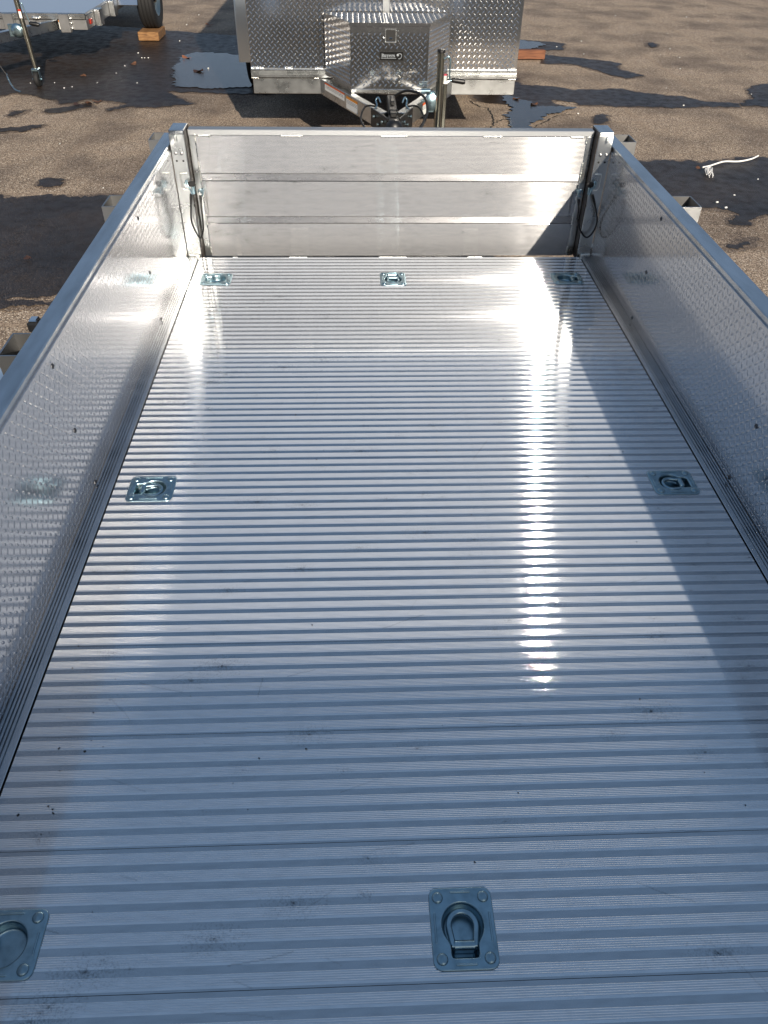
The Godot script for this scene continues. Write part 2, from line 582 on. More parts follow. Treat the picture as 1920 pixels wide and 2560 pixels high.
func build_ground() -> void:
	var g := Geo.new()
	g.quad(Vector3(-150, 0, 150), Vector3(150, 0, 150), Vector3(150, 0, -150), Vector3(-150, 0, -150))
	structure("ground", g, M.asphalt)
	var wet := [
		[-3.2,-2.05,-2.43,-2.18,-2.30,-2.13,-2.13,-2.17,-1.95,-2.16,-1.80,-2.20,-1.0,-2.3,0.4,-2.6,2.03,-2.96,2.16,-2.98,2.38,-2.98,2.42,-2.90,2.56,-2.96,2.79,-3.06,3.4,-2.98,3.2,-2.0,2.50,-1.87,2.35,-1.80,2.30,-1.69,2.20,-1.68,2.21,-1.74,2.34,-1.89,2.26,-1.92,2.09,-1.97,2.0,-1.9,0.4,-1.2,-1.0,-0.8,-1.62,-0.73,-1.81,-0.71,-1.92,-0.71,-3.0,-0.75],
		[2.03,-1.35,2.09,-1.40,2.17,-1.45,2.24,-1.44,2.18,-1.35,2.08,-1.28,2.01,-1.27],
		[1.52,-5.68,1.52,-5.40,1.81,-5.33,2.02,-5.20,2.50,-5.25,2.66,-5.09,2.99,-4.97,3.15,-4.78,3.44,-4.70,3.39,-4.56,2.50,-4.56,1.94,-4.60,1.92,-4.75,1.72,-4.78,1.67,-4.66,1.78,-4.57,1.60,-4.34,1.45,-4.56,1.0,-4.75,0.9,-5.6],
		[1.90,-7.81,2.14,-7.77,2.44,-7.57,2.33,-7.21,2.12,-7.15,1.93,-7.14,1.79,-6.90,1.2,-6.94,1.2,-7.7],
		[2.04,-6.91,2.31,-6.78,2.64,-6.62,2.81,-6.45,2.69,-6.19,2.89,-5.84,2.68,-5.72,2.44,-6.10,2.32,-6.34,2.15,-6.38,1.96,-6.43],
		[1.97,-4.21,2.05,-4.30,2.10,-4.24,2.02,-4.02,1.93,-3.99],
		[3.76,-5.29,3.95,-5.47,4.6,-5.62,4.6,-4.52,3.44,-4.61,3.66,-4.92],
		[-5.5,-4.5,-3.33,-4.81,-3.24,-4.89,-3.05,-4.87,-2.75,-4.65,-2.72,-4.55,-2.61,-4.58,-2.57,-4.66,-2.45,-4.68,-2.14,-4.54,-2.26,-4.40,-2.24,-4.32,-2.07,-4.45,-1.87,-4.43,-1.56,-4.58,-1.70,-4.75,-1.83,-4.90,-1.91,-5.02,-1.54,-4.98,-0.9,-4.95,-0.7,-7.6,-1.47,-7.89,-1.70,-7.95,-1.95,-8.04,-2.51,-8.22,-2.88,-8.38,-3.43,-8.54,-4.22,-8.91,-6.5,-8.9],
		[-3.04,-4.14,-3.04,-4.29,-2.91,-4.33,-2.92,-4.27,-2.96,-4.12,-3.01,-4.09],
		[-2.77,-4.25,-2.75,-4.32,-2.60,-4.46,-2.55,-4.54,-2.43,-4.52,-2.39,-4.42,-2.50,-4.39,-2.56,-4.30,-2.68,-4.23],
		[-3.2,-3.66,-2.86,-3.75,-2.73,-3.83,-2.65,-3.86,-2.66,-3.79,-2.78,-3.67,-3.2,-3.58],
		[-2.26,-2.44,-2.23,-2.51,-2.16,-2.49,-2.12,-2.48,-2.10,-2.38,-2.19,-2.34],
		[-2.6,-0.66,-1.81,-0.64,-1.4,-0.63,-1.4,-0.58,-1.78,-0.58,-2.6,-0.58],
		[3.48,-7.67,3.57,-7.71,3.59,-7.57,3.48,-7.39,3.44,-7.46],
	]
	var k := 0
	for w in wet:
		var edge := rough_outline(w, 0.004)
		if Geometry2D.is_polygon_clockwise(edge):
			edge.reverse()
		var damp := Geometry2D.offset_polygon(edge, 0.03)
		if damp.size():
			var ring := PackedVector2Array()
			for q in damp[0]:
				ring.append(q + Vector2(rng.randf_range(-1, 1), rng.randf_range(-1, 1)) * 0.016)
			structure("damp_pavement", flat_patch(ring, 0.0012 + 0.0001 * k), M.damp)
		structure("wet_pavement", flat_patch(rough_outline(w, 0.018), 0.004 + 0.0004 * k), M.wet)
		k += 1
	for w in [[1.28,-4.99,1.40,-4.86,1.53,-4.56,1.74,-4.51,1.91,-4.48,1.68,-4.34,1.51,-4.17,1.37,-3.96,1.26,-3.76,1.22,-3.66,1.15,-3.66,1.20,-4.16,1.27,-4.38],
			[-2.00,-6.07,-1.98,-6.27,-1.99,-6.59,-1.93,-6.85,-1.82,-6.82,-1.62,-6.79,-1.42,-6.72,-1.2,-6.80,-1.0,-5.88,-1.0,-5.29,-1.13,-5.19,-1.55,-5.13,-1.73,-5.15,-1.82,-5.18,-1.90,-5.55],
			[1.90,-7.70,2.1,-7.65,2.2,-7.45,1.95,-7.2,1.7,-7.05,1.4,-7.1,1.4,-7.6]]:
		structure("water_film", flat_patch(rough_outline(w, 0.022), 0.0135), M.water)
	# cracks in the pavement
	for c in [[0.94,-4.75,0.99,-4.56,1.07,-4.49,1.07,-4.29,1.06,-4.01,0.98,-3.75,0.96,-3.5], [1.06,-4.01,1.12,-4.09,1.18,-4.13], [1.35,-3.83,1.42,-3.93,1.50,-4.06,1.64,-4.24,1.8,-4.3]]:
		var g2 := Geo.new()
		var left := []
		var right := []
		for i in c.size() / 2 - 1:
			var a := Vector2(c[2 * i], c[2 * i + 1])
			var b := Vector2(c[2 * i + 2], c[2 * i + 3])
			for j in 6:
				var q := a.lerp(b, j / 6.0) + Vector2(rng.randf_range(-1, 1), rng.randf_range(-1, 1)) * 0.012
				var d := (b - a).normalized().orthogonal() * rng.randf_range(0.003, 0.009)
				left.append(Vector3(q.x + d.x, 0.0025, q.y + d.y))
				right.append(Vector3(q.x - d.x, 0.0025, q.y - d.y))
		for i in left.size() - 1:
			g2.quad(left[i], right[i], right[i + 1], left[i + 1])
		structure("pavement_crack", g2, M.crack)

# ---------------------------------------------------------------- the open cargo trailer
func rib_profile(z0: float, z1: float, off: float) -> Array:   # [z, y] of a plank's upper face between z0 and z1 (0..PITCH)
	var out := []
	var band := PITCH / 7.0
	out.append(Vector2(z0, 0.0))
	out.append(Vector2(z0 + 0.001, 0.0))
	out.append(Vector2(z0 + 0.002, 0.0))
	var k := int(floor(z0 / band + 0.001))
	while k * band < z1:
		out.append(Vector2(k * band + 0.0035, 0.0))
		for i in 5:   # five hollow grooves with narrow lands between them
			var c := k * band + 0.0084 + i * 0.0031
			for q in [-75.0, -73.5, -68.0, -58.0, -42.0, -22.0, 0.0, 22.0, 42.0, 58.0, 68.0, 73.5, 75.0]:
				var a := deg_to_rad(q)
				out.append(Vector2(c + sin(a) * 0.001, 0.001 * (cos(deg_to_rad(75.0)) - cos(a))))
		out.append(Vector2(k * band + band - 0.0035, 0.0))
		k += 1
	var head := [out[0], out[1], out[2]]
	out = out.slice(3).filter(func(p): return p.x > z0 + 0.0022 and p.x < z1 - 0.0022)
	out = head + out
	out.append(Vector2(z1, 0.0))
	return out

func in_band(z: float) -> bool:
	var t := fmod(z, PITCH / 7.0)
	return t > 0.00695 and t < 0.0223

func plank_mesh(z0: float, z1: float, holes: Array) -> ArrayMesh:
	var g := Geo.new()
	var rb := Geo.new()
	var prof := rib_profile(z0 + 0.0004, z1 - 0.0004, 0)
	var xs := [-0.7485]
	for h in holes:
		xs.append(h[0] - h[2]); xs.append(h[0] + h[2])
	xs.append(0.7485)
	for s in xs.size() - 1:
		var inside := s % 2 == 1
		var runs := [prof]
		if inside:
			var h: Array = holes[(s - 1) / 2]
			var a := []
			var b := []
			for p in prof:
				if p.x < h[1] - h[3]:
					a.append(p)
				elif p.x > h[1] + h[3]:
					b.append(p)
			runs = [a, b]
		for r in runs:
			# flats and ribbed bands as surfaces of their own
			var rows := []
			var was := false
			for p in r:
				var now: bool = in_band(p.x)
				var row := PackedVector3Array([Vector3(xs[s], p.y, p.x), Vector3(xs[s + 1], p.y, p.x)])
				rows.append(row)
				if now != was:
					if rows.size() > 1:
						(rb if was else g).sheet(rows, false, true)
					rows = [row]
				was = now
			if rows.size() > 1:
				(rb if was else g).sheet(rows, false, true)
	# sides, ends
	for e in [[-0.7485, -1], [0.7485, 1]]:
		var a := Vector3(e[0], -0.03, z0 + 0.0004)
		var b := Vector3(e[0], -0.03, z1 - 0.0004)
		var c := Vector3(e[0], -0.0012, z1 - 0.0004)
		var d := Vector3(e[0], -0.0012, z0 + 0.0004)
		if e[1] > 0:
			g.quad(b, a, d, c)
		else:
			g.quad(a, b, c, d)
	for e in [[z0 + 0.0004, -1], [z1 - 0.0004, 1]]:
		var a := Vector3(-0.7485, -0.03, e[0])
		var b := Vector3(0.7485, -0.03, e[0])
		var c := Vector3(0.7485, 0.0, e[0])
		var d := Vector3(-0.7485, 0.0, e[0])
		if e[1] > 0:
			g.quad(a, b, c, d)
		else:
			g.quad(b, a, d, c)
	var out := ArrayMesh.new()
	var k := 0
	for q in [[g, M.floor], [rb, M.ribs]]:
		if q[0].v.size():
			out.add_surface_from_arrays(Mesh.PRIMITIVE_TRIANGLES, q[0].mesh().surface_get_arrays(0))
			out.surface_set_material(k, q[1])
			k += 1
	return out

# local frame: hinge towards +z, long side along z
func rounded_ray(a: float, hx: float, hz: float, r: float) -> Vector2:
	var d := Vector2(sin(a), cos(a))
	var best := 0.0
	var lo := 0.0
	var hi := 0.2
	for i in 24:
		best = (lo + hi) / 2
		var p := (d * best).abs()
		var q := p - Vector2(hx - r, hz - r)
		var sd: float = Vector2(max(q.x, 0), max(q.y, 0)).length() + min(max(q.x, q.y), 0.0) - r
		if sd > 0:
			hi = best
		else:
			lo = best
	return d * best

func cup_ray(a: float, grow: float) -> Vector2:
	var d := Vector2(sin(a), cos(a))
	var c := Vector2(0, -0.004)
	var lo := 0.0
	var hi := 0.1
	for i in 22:
		var m := (lo + hi) / 2
		var p := d * m
		var s1 := (p - c).length() - 0.0305
		var q := (p - Vector2(0, 0.018)).abs() - Vector2(0.0165, 0.019)
		var s2: float = Vector2(max(q.x, 0), max(q.y, 0)).length() + min(max(q.x, q.y), 0.0) - 0.003
		var k := 0.006
		var h: float = clamp(0.5 + 0.5 * (s2 - s1) / k, 0, 1)
		var sd: float = lerp(s2, s1, h) - k * h * (1 - h)
		if sd > grow:
			hi = m
		else:
			lo = m
	return d * lo

var tie := {}
func make_tie_meshes() -> void:
	var N := 72
	var g := Geo.new()
	var rows := []
	var outer := func(y: float, inset: float):
		var r := PackedVector3Array()
		for k in N:
			var p := rounded_ray(TAU * k / N, 0.0477 - inset, 0.0565 - inset, 0.013 - inset * 0.5)
			r.append(Vector3(p.x, y, p.y))
		return r
	var inner := func(y: float, grow: float):
		var r := PackedVector3Array()
		for k in N:
			var p := cup_ray(TAU * k / N, grow)
			r.append(Vector3(p.x, y, p.y))
		return r
	rows.append(outer.call(0.0002, -0.0002))
	rows.append(outer.call(0.0016, 0.0))
	rows.append(outer.call(0.0026, 0.0010))
	rows.append(outer.call(0.0030, 0.0030))
	rows.append(outer.call(0.0031, 0.0085))
	rows.append(inner.call(0.0031, 0.0035))
	rows.append(inner.call(0.0027, 0.0018))
	rows.append(inner.call(0.0014, 0.0004))
	rows.append(inner.call(-0.003, -0.0008))
	rows.append(inner.call(-0.014, -0.0026))
	rows.append(inner.call(-0.0172, -0.0042))
	rows.append(inner.call(-0.018, -0.0075))
	rows.append(inner.call(-0.018, -0.020))
	rows.append(inner.call(-0.018, -0.0275))
	var mid := PackedVector3Array()
	for k in N:
		mid.append(Vector3(0, -0.018, 0))
	rows.append(mid)
	g.sheet(rows, true, true)
	# pressed ribs along the four sides
	for s in [-1, 1]:
		g.tube([Vector3(s * 0.041, 0.0026, -0.021), Vector3(s * 0.041, 0.0034, -0.019), Vector3(s * 0.041, 0.0034, 0.019), Vector3(s * 0.041, 0.0026, 0.021)], [0.0006, 0.0016, 0.0016, 0.0006], 8)
		g.tube([Vector3(-0.016, 0.0026, s * 0.0495), Vector3(-0.014, 0.0034, s * 0.0495), Vector3(0.014, 0.0034, s * 0.0495), Vector3(0.016, 0.0026, s * 0.0495)], [0.0006, 0.0016, 0.0016, 0.0006], 8)
	tie.plate = g.mesh()
	var b := Geo.new()
	var prof := []
	for i in 7:
		var a := PI / 2 * i / 6.0
		prof.append(Vector2(0.0086 * cos(a), 0.0029 + 0.0048 * sin(a)))
	b.lathe(prof, Transform3D(), 18)
	tie.bolt = b.mesh()
	# ring: a D lying in the cup, pivoting about its bar at the origin
	var r := Geo.new()
	var pts := []
	for i in 25:
		var a := lerpf(-0.30, PI + 0.30, i / 24.0)
		pts.append(Vector3(cos(a) * 0.0205, 0, -sin(a) * 0.0205 - 0.026))
	pts.push_front(Vector3(0.0165, 0, 0.0))
	pts.append(Vector3(-0.0165, 0, 0.0))
	r.tube(pts, 0.0047, 12)
	tie.ring = r.mesh()
	var h := Geo.new()
	h.tube([Vector3(-0.0145, 0, 0), Vector3(0.0145, 0, 0)], 0.0068, 16)
	h.tube([Vector3(-0.0185, 0, 0), Vector3(0.0185, 0, 0)], 0.0042, 12)
	h.box(Vector3(-0.0145, -0.013, 0.001), Vector3(0.0145, 0.0, 0.0066), 0.001)
	tie.hinge = h.mesh()

func tie_down(parent: Node, at: Vector3, turn: float, lift: float) -> void:
	var p := part("tie_down", tie.plate, M.zinc, parent)
	p.position = at
	p.rotation.y = turn
	for s in [[-0.0345, -0.042], [0.0345, -0.042], [-0.0345, 0.042], [0.0345, 0.042]]:
		part("bolt_head", tie.bolt, M.zinc, p).position = Vector3(s[0], 0, s[1])
	var r := part("ring", tie.ring, M.zinc, p)
	r.position = Vector3(0, -0.0045, 0.022)
	r.rotation.x = lift
	var h := part("hinge_strap", tie.hinge, M.zinc, p)
	h.position = Vector3(0, -0.004, 0.022)

func build_cargo_trailer() -> void:
	var T := thing("cargo_trailer", "open aluminium trailer with ribbed floor seen from inside its bed", "trailer", Vector3(0, 0, 0))
	var Y := DECK
	make_tie_meshes()
	# ---- floor
	var fl := group_node("floor", T, Vector3(0, Y, 0))
	var rows := [0.2125, 1.43, 2.458]
	var holes := {}
	var spots := []   # x, z, turn, lift
	spots.append([-0.657, rows[0], -PI / 2, -1.35]); spots.append([-0.002, rows[0] + 0.003, PI, 0.0]); spots.append([0.653, rows[0], PI / 2, -1.35])
	spots.append([-0.656, rows[1], -PI / 2, 0.0]); spots.append([0.655, rows[1], PI / 2, 0.0])
	spots.append([-0.668, rows[2] + 0.002, -PI / 2, -2.6]); spots.append([0.0, rows[2], 0.0, 0.0]); spots.append([0.66, rows[2], PI / 2, 0.0])
	for s in spots:
		var k := int(floor((s[1] - SEAM0) / PITCH))
		if not holes.has(k):
			holes[k] = []
		var side: bool = abs(s[0]) > 0.3
		holes[k].append([s[0], s[1] - SEAM0 - k * PITCH, 0.044 if side else 0.036, 0.036 if side else 0.044])
	var plain := plank_mesh(0, PITCH, [])
	part("plank", plank_mesh(PITCH - (SEAM0 - 0.012), PITCH, []), null, fl).position = Vector3(0, 0, SEAM0 - PITCH)
	for k in 15:
		var m: ArrayMesh = plain
		if holes.has(k):
			m = plank_mesh(0, PITCH, holes[k])
		part("plank", m, null, fl).position = Vector3(0, 0, SEAM0 + k * PITCH)
	for s in spots:
		tie_down(T, Vector3(s[0], Y, s[1]), s[2], s[3])
	# ---- ribbed side channels beside the floor
	for s in [-1, 1]:
		var g := Geo.new()
		var prof := [Vector2(0.7518, -0.03), Vector2(0.7518, 0.0018), Vector2(0.7526, 0.0026), Vector2(0.7640, 0.0026)]
		for i in 4:
			var x := 0.7645 + i * 0.0072
			prof.append_array([Vector2(x, 0.0008), Vector2(x + 0.0012, 0.0008), Vector2(x + 0.0022, 0.0052), Vector2(x + 0.0054, 0.0052), Vector2(x + 0.0066, 0.0008)])
		prof.append(Vector2(0.7945, 0.0008))
		for i in prof.size() - 1:
			var a: Vector2 = prof[i]
			var b: Vector2 = prof[i + 1]
			var q := [Vector3(s * a.x, Y + a.y, 3.138), Vector3(s * b.x, Y + b.y, 3.138), Vector3(s * b.x, Y + b.y, 0.004), Vector3(s * a.x, Y + a.y, 0.004)]
			if s < 0:
				q.reverse()
			g.quad(q[0], q[1], q[2], q[3])
		part("side_channel", g, M.rail, T)
		# weld at the channel's end
		weld(T, Vector3(s * 0.752, Y + 0.004, 0.004), Vector3(s * 0.792, Y + 0.006, 0.002), 0.0055)
		weld(T, Vector3(s * 0.752, Y + 0.004, 0.006), Vector3(s * 0.748, Y + 0.002, 0.035), 0.004)
	# ---- side walls
	for s in [-1, 1]:
		var wl := group_node("side_wall", T)
		var g := Geo.new()
		var lo := Vector3(0.7945, Y - 0.005, 0.0)
		var hi := Vector3(0.7985, Y + 0.387, 3.14)
		if s < 0:
			g.box(Vector3(-hi.x, lo.y, lo.z), Vector3(-lo.x, hi.y, hi.z))
		else:
			g.box(lo, hi)
		part("sheet", g, M.wall, wl)
		var r := Geo.new()
		r.box(Vector3(min(s * 0.799, s * 0.846), Y + 0.372, -0.165), Vector3(max(s * 0.799, s * 0.846), Y + 0.403, 3.165), 0.0022)
		part("top_rail", r, M.rail, wl)
		var f := Geo.new()
		f.box(Vector3(min(s * 0.799, s * 0.846), Y - 0.12, -0.05), Vector3(max(s * 0.799, s * 0.846), Y + 0.03, 3.3), 0.003)
		part("frame_beam", f, M.alu, wl)
		var sc := Geo.new()
		sc.lathe([Vector2(0.0062, 0), Vector2(0.006, 0.0012), Vector2(0.0045, 0.0022), Vector2(0.003, 0.0022), Vector2(0.0026, 0.0009), Vector2(0.0, 0.0009)], Transform3D(Basis(Vector3.BACK, -s * -PI / 2), Vector3.ZERO), 14)
		var sm := sc.mesh()
		for z in [0.575, 1.44, 2.3]:
			for yy in [[0.357, 0.006], [0.183, -0.004], [0.012, -0.026]]:
				part("screw", sm, M.screw, wl).position = Vector3(s * 0.7945, Y + yy[0] + (0.006 if s > 0 else 0.0), z + yy[1] + (0.018 if s > 0 else 0.0))
		# stake pockets outside
		for z in [-0.145, 0.541, 1.42, 2.3]:
			var x0 := 0.8465
			var x1 := 0.892
			if s > 0:
				x0 = 0.848; x1 = 0.915
			var p := Geo.new()
			var wt := 0.0045
			var y0 := Y - 0.11
			var y1 := Y + 0.395
			var a: float = min(s * x0, s * x1)
			var b: float = max(s * x0, s * x1)
			p.box(Vector3(a, y0, z - 0.05), Vector3(a + wt, y1, z + 0.05))
			p.box(Vector3(b - wt, y0, z - 0.05), Vector3(b, y1, z + 0.05))
			p.box(Vector3(a + wt, y0, z - 0.05), Vector3(b - wt, y1, z - 0.05 + wt))
			p.box(Vector3(a + wt, y0, z + 0.05 - wt), Vector3(b - wt, y1, z + 0.05))
			part("stake_pocket", p, M.alu_dull, wl)
	# ---- corner posts with caps, dark edge strip, bolts
	for s in [-1, 1]:
		var cp := group_node("corner_post", T)
		var X := func(a: float, b: float): return [min(s * a, s * b), max(s * a, s * b)]
		var q: Array = X.call(0.7405, 0.794)
		var g := Geo.new()
		g.box(Vector3(q[0], Y - 0.02, -0.09), Vector3(q[1], Y + 0.4405, -0.001), 0.002)
		part("tube", g, M.alu, cp)
		q = X.call(0.7395, 0.7925)
		var c := Geo.new()
		c.box(Vector3(q[0], Y + 0.4405, -0.094), Vector3(q[1], Y + 0.4535, 0.001), 0.0018)
		part("cap", c, M.rail, cp)
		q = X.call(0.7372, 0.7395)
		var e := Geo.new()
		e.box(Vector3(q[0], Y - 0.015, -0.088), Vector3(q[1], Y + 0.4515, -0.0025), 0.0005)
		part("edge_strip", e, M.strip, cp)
		var w := Geo.new()
		bead(w, Vector3(s * 0.773, Y + 0.437, 0.001), Vector3(s * 0.769, Y + 0.416, 0.001), 0.006)
		part("weld_bead", w, M.weld, cp)
		var bolt := Geo.new()
		bolt.lathe([Vector2(0.0055, 0), Vector2(0.0055, 0.003), Vector2(0.004, 0.0042), Vector2(0, 0.0045)], Transform3D(Basis(Vector3.RIGHT, PI / 2), Vector3.ZERO), 12)
		var bm := bolt.mesh()
		for x in [0.7582, 0.7795]:
			part("bolt_head", bm, M.alu_dull, cp).position = Vector3(s * x, Y + 0.376, -0.001)
		var hole := Geo.new()
		hole.lathe([Vector2(0.0036, 0), Vector2(0.0036, 0.0006), Vector2(0.0, 0.0006)], Transform3D(Basis(Vector3.RIGHT, PI / 2), Vector3.ZERO), 12)
		var hm := hole.mesh()
		for h in [[0.7557, 0.351], [0.7789, 0.351], [0.7616, 0.2758]]:
			part("bolt_hole", hm, M.hole, cp).position = Vector3(s * h[0], Y + h[1], -0.0009)
		# pressed catch plate behind the latch
		var pl := Geo.new()
		bead(pl, Vector3(s * 0.776, Y + 0.308, 0.0), Vector3(s * 0.75, Y + 0.309, 0.0), 0.0042)
		pl.tube([Vector3(s * 0.776, Y + 0.306, 0.0), Vector3(s * 0.775, Y + 0.262, 0.0), Vector3(s * 0.768, Y + 0.251, 0.0), Vector3(s * 0.75, Y + 0.25, 0.0)], 0.0018, 8)
		part("catch_plate", pl, M.weld, cp)
	# ---- end gate: three ribbed boards in a welded frame
	var gt := group_node("end_gate", T)
	var zg := -0.05
	var gx := 0.7355
	for b in [[0.2945, 0.424], [0.1365, 0.2655], [-0.018, 0.1085]]:
		var g := Geo.new()
		var rr := []
		var y: float = b[0]
		while y <= b[1] + 1e-6:
			var d := 0.0003 * (1.0 - cos(TAU * (y - b[0]) / 0.0043))
			rr.append(PackedVector3Array([Vector3(-0.711, Y + y, zg - d), Vector3(0.711, Y + y, zg - d)]))
			y += 0.0043 / 6.0
		g.sheet(rr, false, false)
		g.quad(Vector3(0.711, Y + b[0], zg - 0.03), Vector3(-0.711, Y + b[0], zg - 0.03), Vector3(-0.711, Y + b[1], zg - 0.03), Vector3(0.711, Y + b[1], zg - 0.03))
		part("board", g, M.gate, gt)
	for b in [[0.2655, 0.2945], [0.1085, 0.1365]]:
		var g := Geo.new()
		g.box(Vector3(-0.709, Y + b[0] + 0.0016, zg - 0.02), Vector3(0.709, Y + b[1] - 0.0016, zg - 0.0012), 0.0012)
		part("joint_strip", g, M.gate_strip, gt)
		var bk := Geo.new()
		bk.box(Vector3(-0.711, Y + b[0], zg - 0.03), Vector3(0.711, Y + b[1], zg - 0.021))
		part("back_strip", bk, M.alu_dull, gt)
	for s in [-1, 1]:
		var g := Geo.new()
		g.box(Vector3(min(s * 0.7115, s * gx), Y - 0.018, zg - 0.034), Vector3(max(s * 0.7115, s * gx), Y + 0.424, zg + 0.003), 0.002)
		part("end_tube", g, M.alu, gt)
		for q in [[0.40, 0.43], [0.262, 0.335], [0.2, 0.215], [0.105, 0.145], [-0.01, 0.02]]:
			weld(gt, Vector3(s * 0.711, Y + q[0], zg + 0.003), Vector3(s * 0.711, Y + q[1], zg + 0.003), 0.0035)
	var tg := Geo.new()
	tg.box(Vector3(-gx, Y + 0.4245, zg - 0.036), Vector3(gx, Y + 0.4445, zg + 0.004), 0.002)
	part("top_tube", tg, M.gate_tube, gt)
	for q in [[-0.7, -0.655], [-0.405, -0.325], [-0.045, 0.055], [0.33, 0.4], [0.65, 0.70]]:
		weld(gt, Vector3(q[0], Y + 0.4243, zg + 0.002), Vector3(q[1], Y + 0.4243, zg + 0.002), 0.0038)
	for q in [[-0.62, -0.60], [-0.4, -0.33], [-0.05, 0.06], [0.3, 0.36]]:
		weld(T, Vector3(q[0], Y - 0.001, 0.009), Vector3(q[1], Y - 0.001, 0.009), 0.0035)
	var sill := Geo.new()
	sill.box(Vector3(-0.794, Y - 0.12, -0.045), Vector3(0.794, Y - 0.034, 0.03), 0.002)
	part("rear_beam", sill, M.alu_dull, T)
	# ---- latches: a clamp block and a black safety cable at each end of the gate
	for s in [-1, 1]:
		var lt := group_node("gate_latch", T, Vector3(s * 0.735, Y + 0.276, 0.006))
		var b := Geo.new()
		b.box(Vector3(-0.011, -0.007, 0.0), Vector3(0.011, 0.009, 0.018), 0.003)
		b.tube([Vector3(-0.012, 0.004, 0.012), Vector3(0.012, 0.004, 0.012)], 0.0058, 10)
		part("rubber_block", b, M.rubber, lt)
		var z := Geo.new()
		z.tube(arc([Vector3(s * 0.017, 0.012, 0.004), Vector3(s * 0.014, -0.004, 0.012), Vector3(s * 0.007, -0.02, 0.014), Vector3(s * 0.004, -0.035, 0.012)], 5), 0.0032, 8)
		z.box(Vector3(-0.003, -0.036, 0.0), Vector3(0.008, -0.008, 0.012), 0.002)
		z.tube(arc([Vector3(s * 0.02, 0.012, 0.003), Vector3(s * 0.024, 0.0, 0.006), Vector3(s * 0.018, -0.012, 0.01)], 5), 0.0026, 8)
		part("clamp", z, M.zinc, lt)
		var y := Geo.new()
		y.box(Vector3(-s * 0.026 - 0.006, -0.044, -0.05), Vector3(-s * 0.026 + 0.006, -0.032, -0.02), 0.002)
		y.tube(arc([Vector3(-s * 0.014, -0.038, -0.02), Vector3(-s * 0.02, -0.026, -0.014), Vector3(-s * 0.03, -0.03, -0.016), Vector3(-s * 0.03, -0.046, -0.014), Vector3(-s * 0.02, -0.05, -0.014)], 5), 0.0028, 8)
		part("shackle", y, M.zinc, lt)
		var cb := Geo.new()
		var way := [[-0.007, -0.033], [-0.014, -0.077], [-0.020, -0.128], [-0.012, -0.169], [0.003, -0.196], [0.017, -0.169], [0.021, -0.138], [0.022, -0.092], [0.022, -0.045]]
		if s > 0:
			way = [[0.015, -0.034], [0.036, -0.082], [0.051, -0.129], [0.046, -0.171], [0.024, -0.195], [-0.005, -0.168], [-0.022, -0.129], [-0.025, -0.09], [-0.028, -0.057]]
		var knots := []
		for k in way.size():
			knots.append(Vector3(way[k][0], way[k][1], [0.012, 0.016, 0.016, 0.014, 0.012, 0.01, 0.008, 0.004, -0.008][k]))
		var loop := arc(knots, 6)
		cb.tube(loop, 0.0034, 8)
		part("cable", cb, M.black, lt)
		var sl := Geo.new()
		sl.tube([loop[0], loop[1], loop[2], loop[3], loop[4], loop[5]], [0.0048, 0.0052, 0.0052, 0.005, 0.0042, 0.0036], 10)
		part("cable_sleeve", sl, M.rubber, lt)
		sl = Geo.new()
		var L := loop.size()
		sl.tube([loop[L - 1], loop[L - 2], loop[L - 3], loop[L - 4], loop[L - 5]], [0.0048, 0.0052, 0.0052, 0.0044, 0.0036], 10)
		part("cable_sleeve", sl, M.rubber, lt)
	# ---- front wall behind the viewer's hands, cross members and underside
	var fw := Geo.new()
	fw.box(Vector3(-0.846, Y - 0.12, 3.166), Vector3(0.846, Y + 0.40, 3.19), 0.003)
	part("front_wall", fw, M.alu, T)
	for k in 7:
		var cm := Geo.new()
		cm.box(Vector3(-0.798, Y - 0.11, 0.25 + k * 0.45), Vector3(0.798, Y - 0.0305, 0.29 + k * 0.45))
		part("cross_member", cm, M.alu_dull, T)
	# ---- fenders and wheels
	for s in [-1, 1]:
		var f := Geo.new()
		var rr := []
		for i in 25:
			var a := PI * i / 24.0
			var cz: float = -sign(cos(a)) * pow(abs(cos(a)), 0.62) * 0.47
			var cy: float = pow(abs(sin(a)), 0.62) * 0.33
			var row := PackedVector3Array()
			for xo in [[0.849, 0.0], [0.95, 0.0], [1.06, 0.0], [1.10, 0.004], [1.125, 0.014], [1.14, 0.03], [1.146, 0.06]]:
				var k: float = 1.0 - xo[1] * 1.6
				row.append(Vector3(s * xo[0], 0.29 + cy * k, 1.16 + cz * k))
			rr.append(row)
		f.sheet(rr, false, s > 0)
		var fo := part("fender", f, M.fender, T)
		var ml := Geo.new()
		ml.box(Vector3(s * 1.10 - 0.02, 0.60, 0.775), Vector3(s * 1.10 + 0.02, 0.634, 0.815), 0.006)
		part("marker_light_housing", ml, M.black, fo)
		var mc := Geo.new()
		mc.box(Vector3(s * 1.10 - 0.013, 0.633, 0.78), Vector3(s * 1.10 + 0.013, 0.641, 0.81), 0.004)
		part("marker_light_lens", mc, M.chrome, fo)
		wheel(T, Vector3(s * 1.0, 0.28, 1.16), s, 0.28)

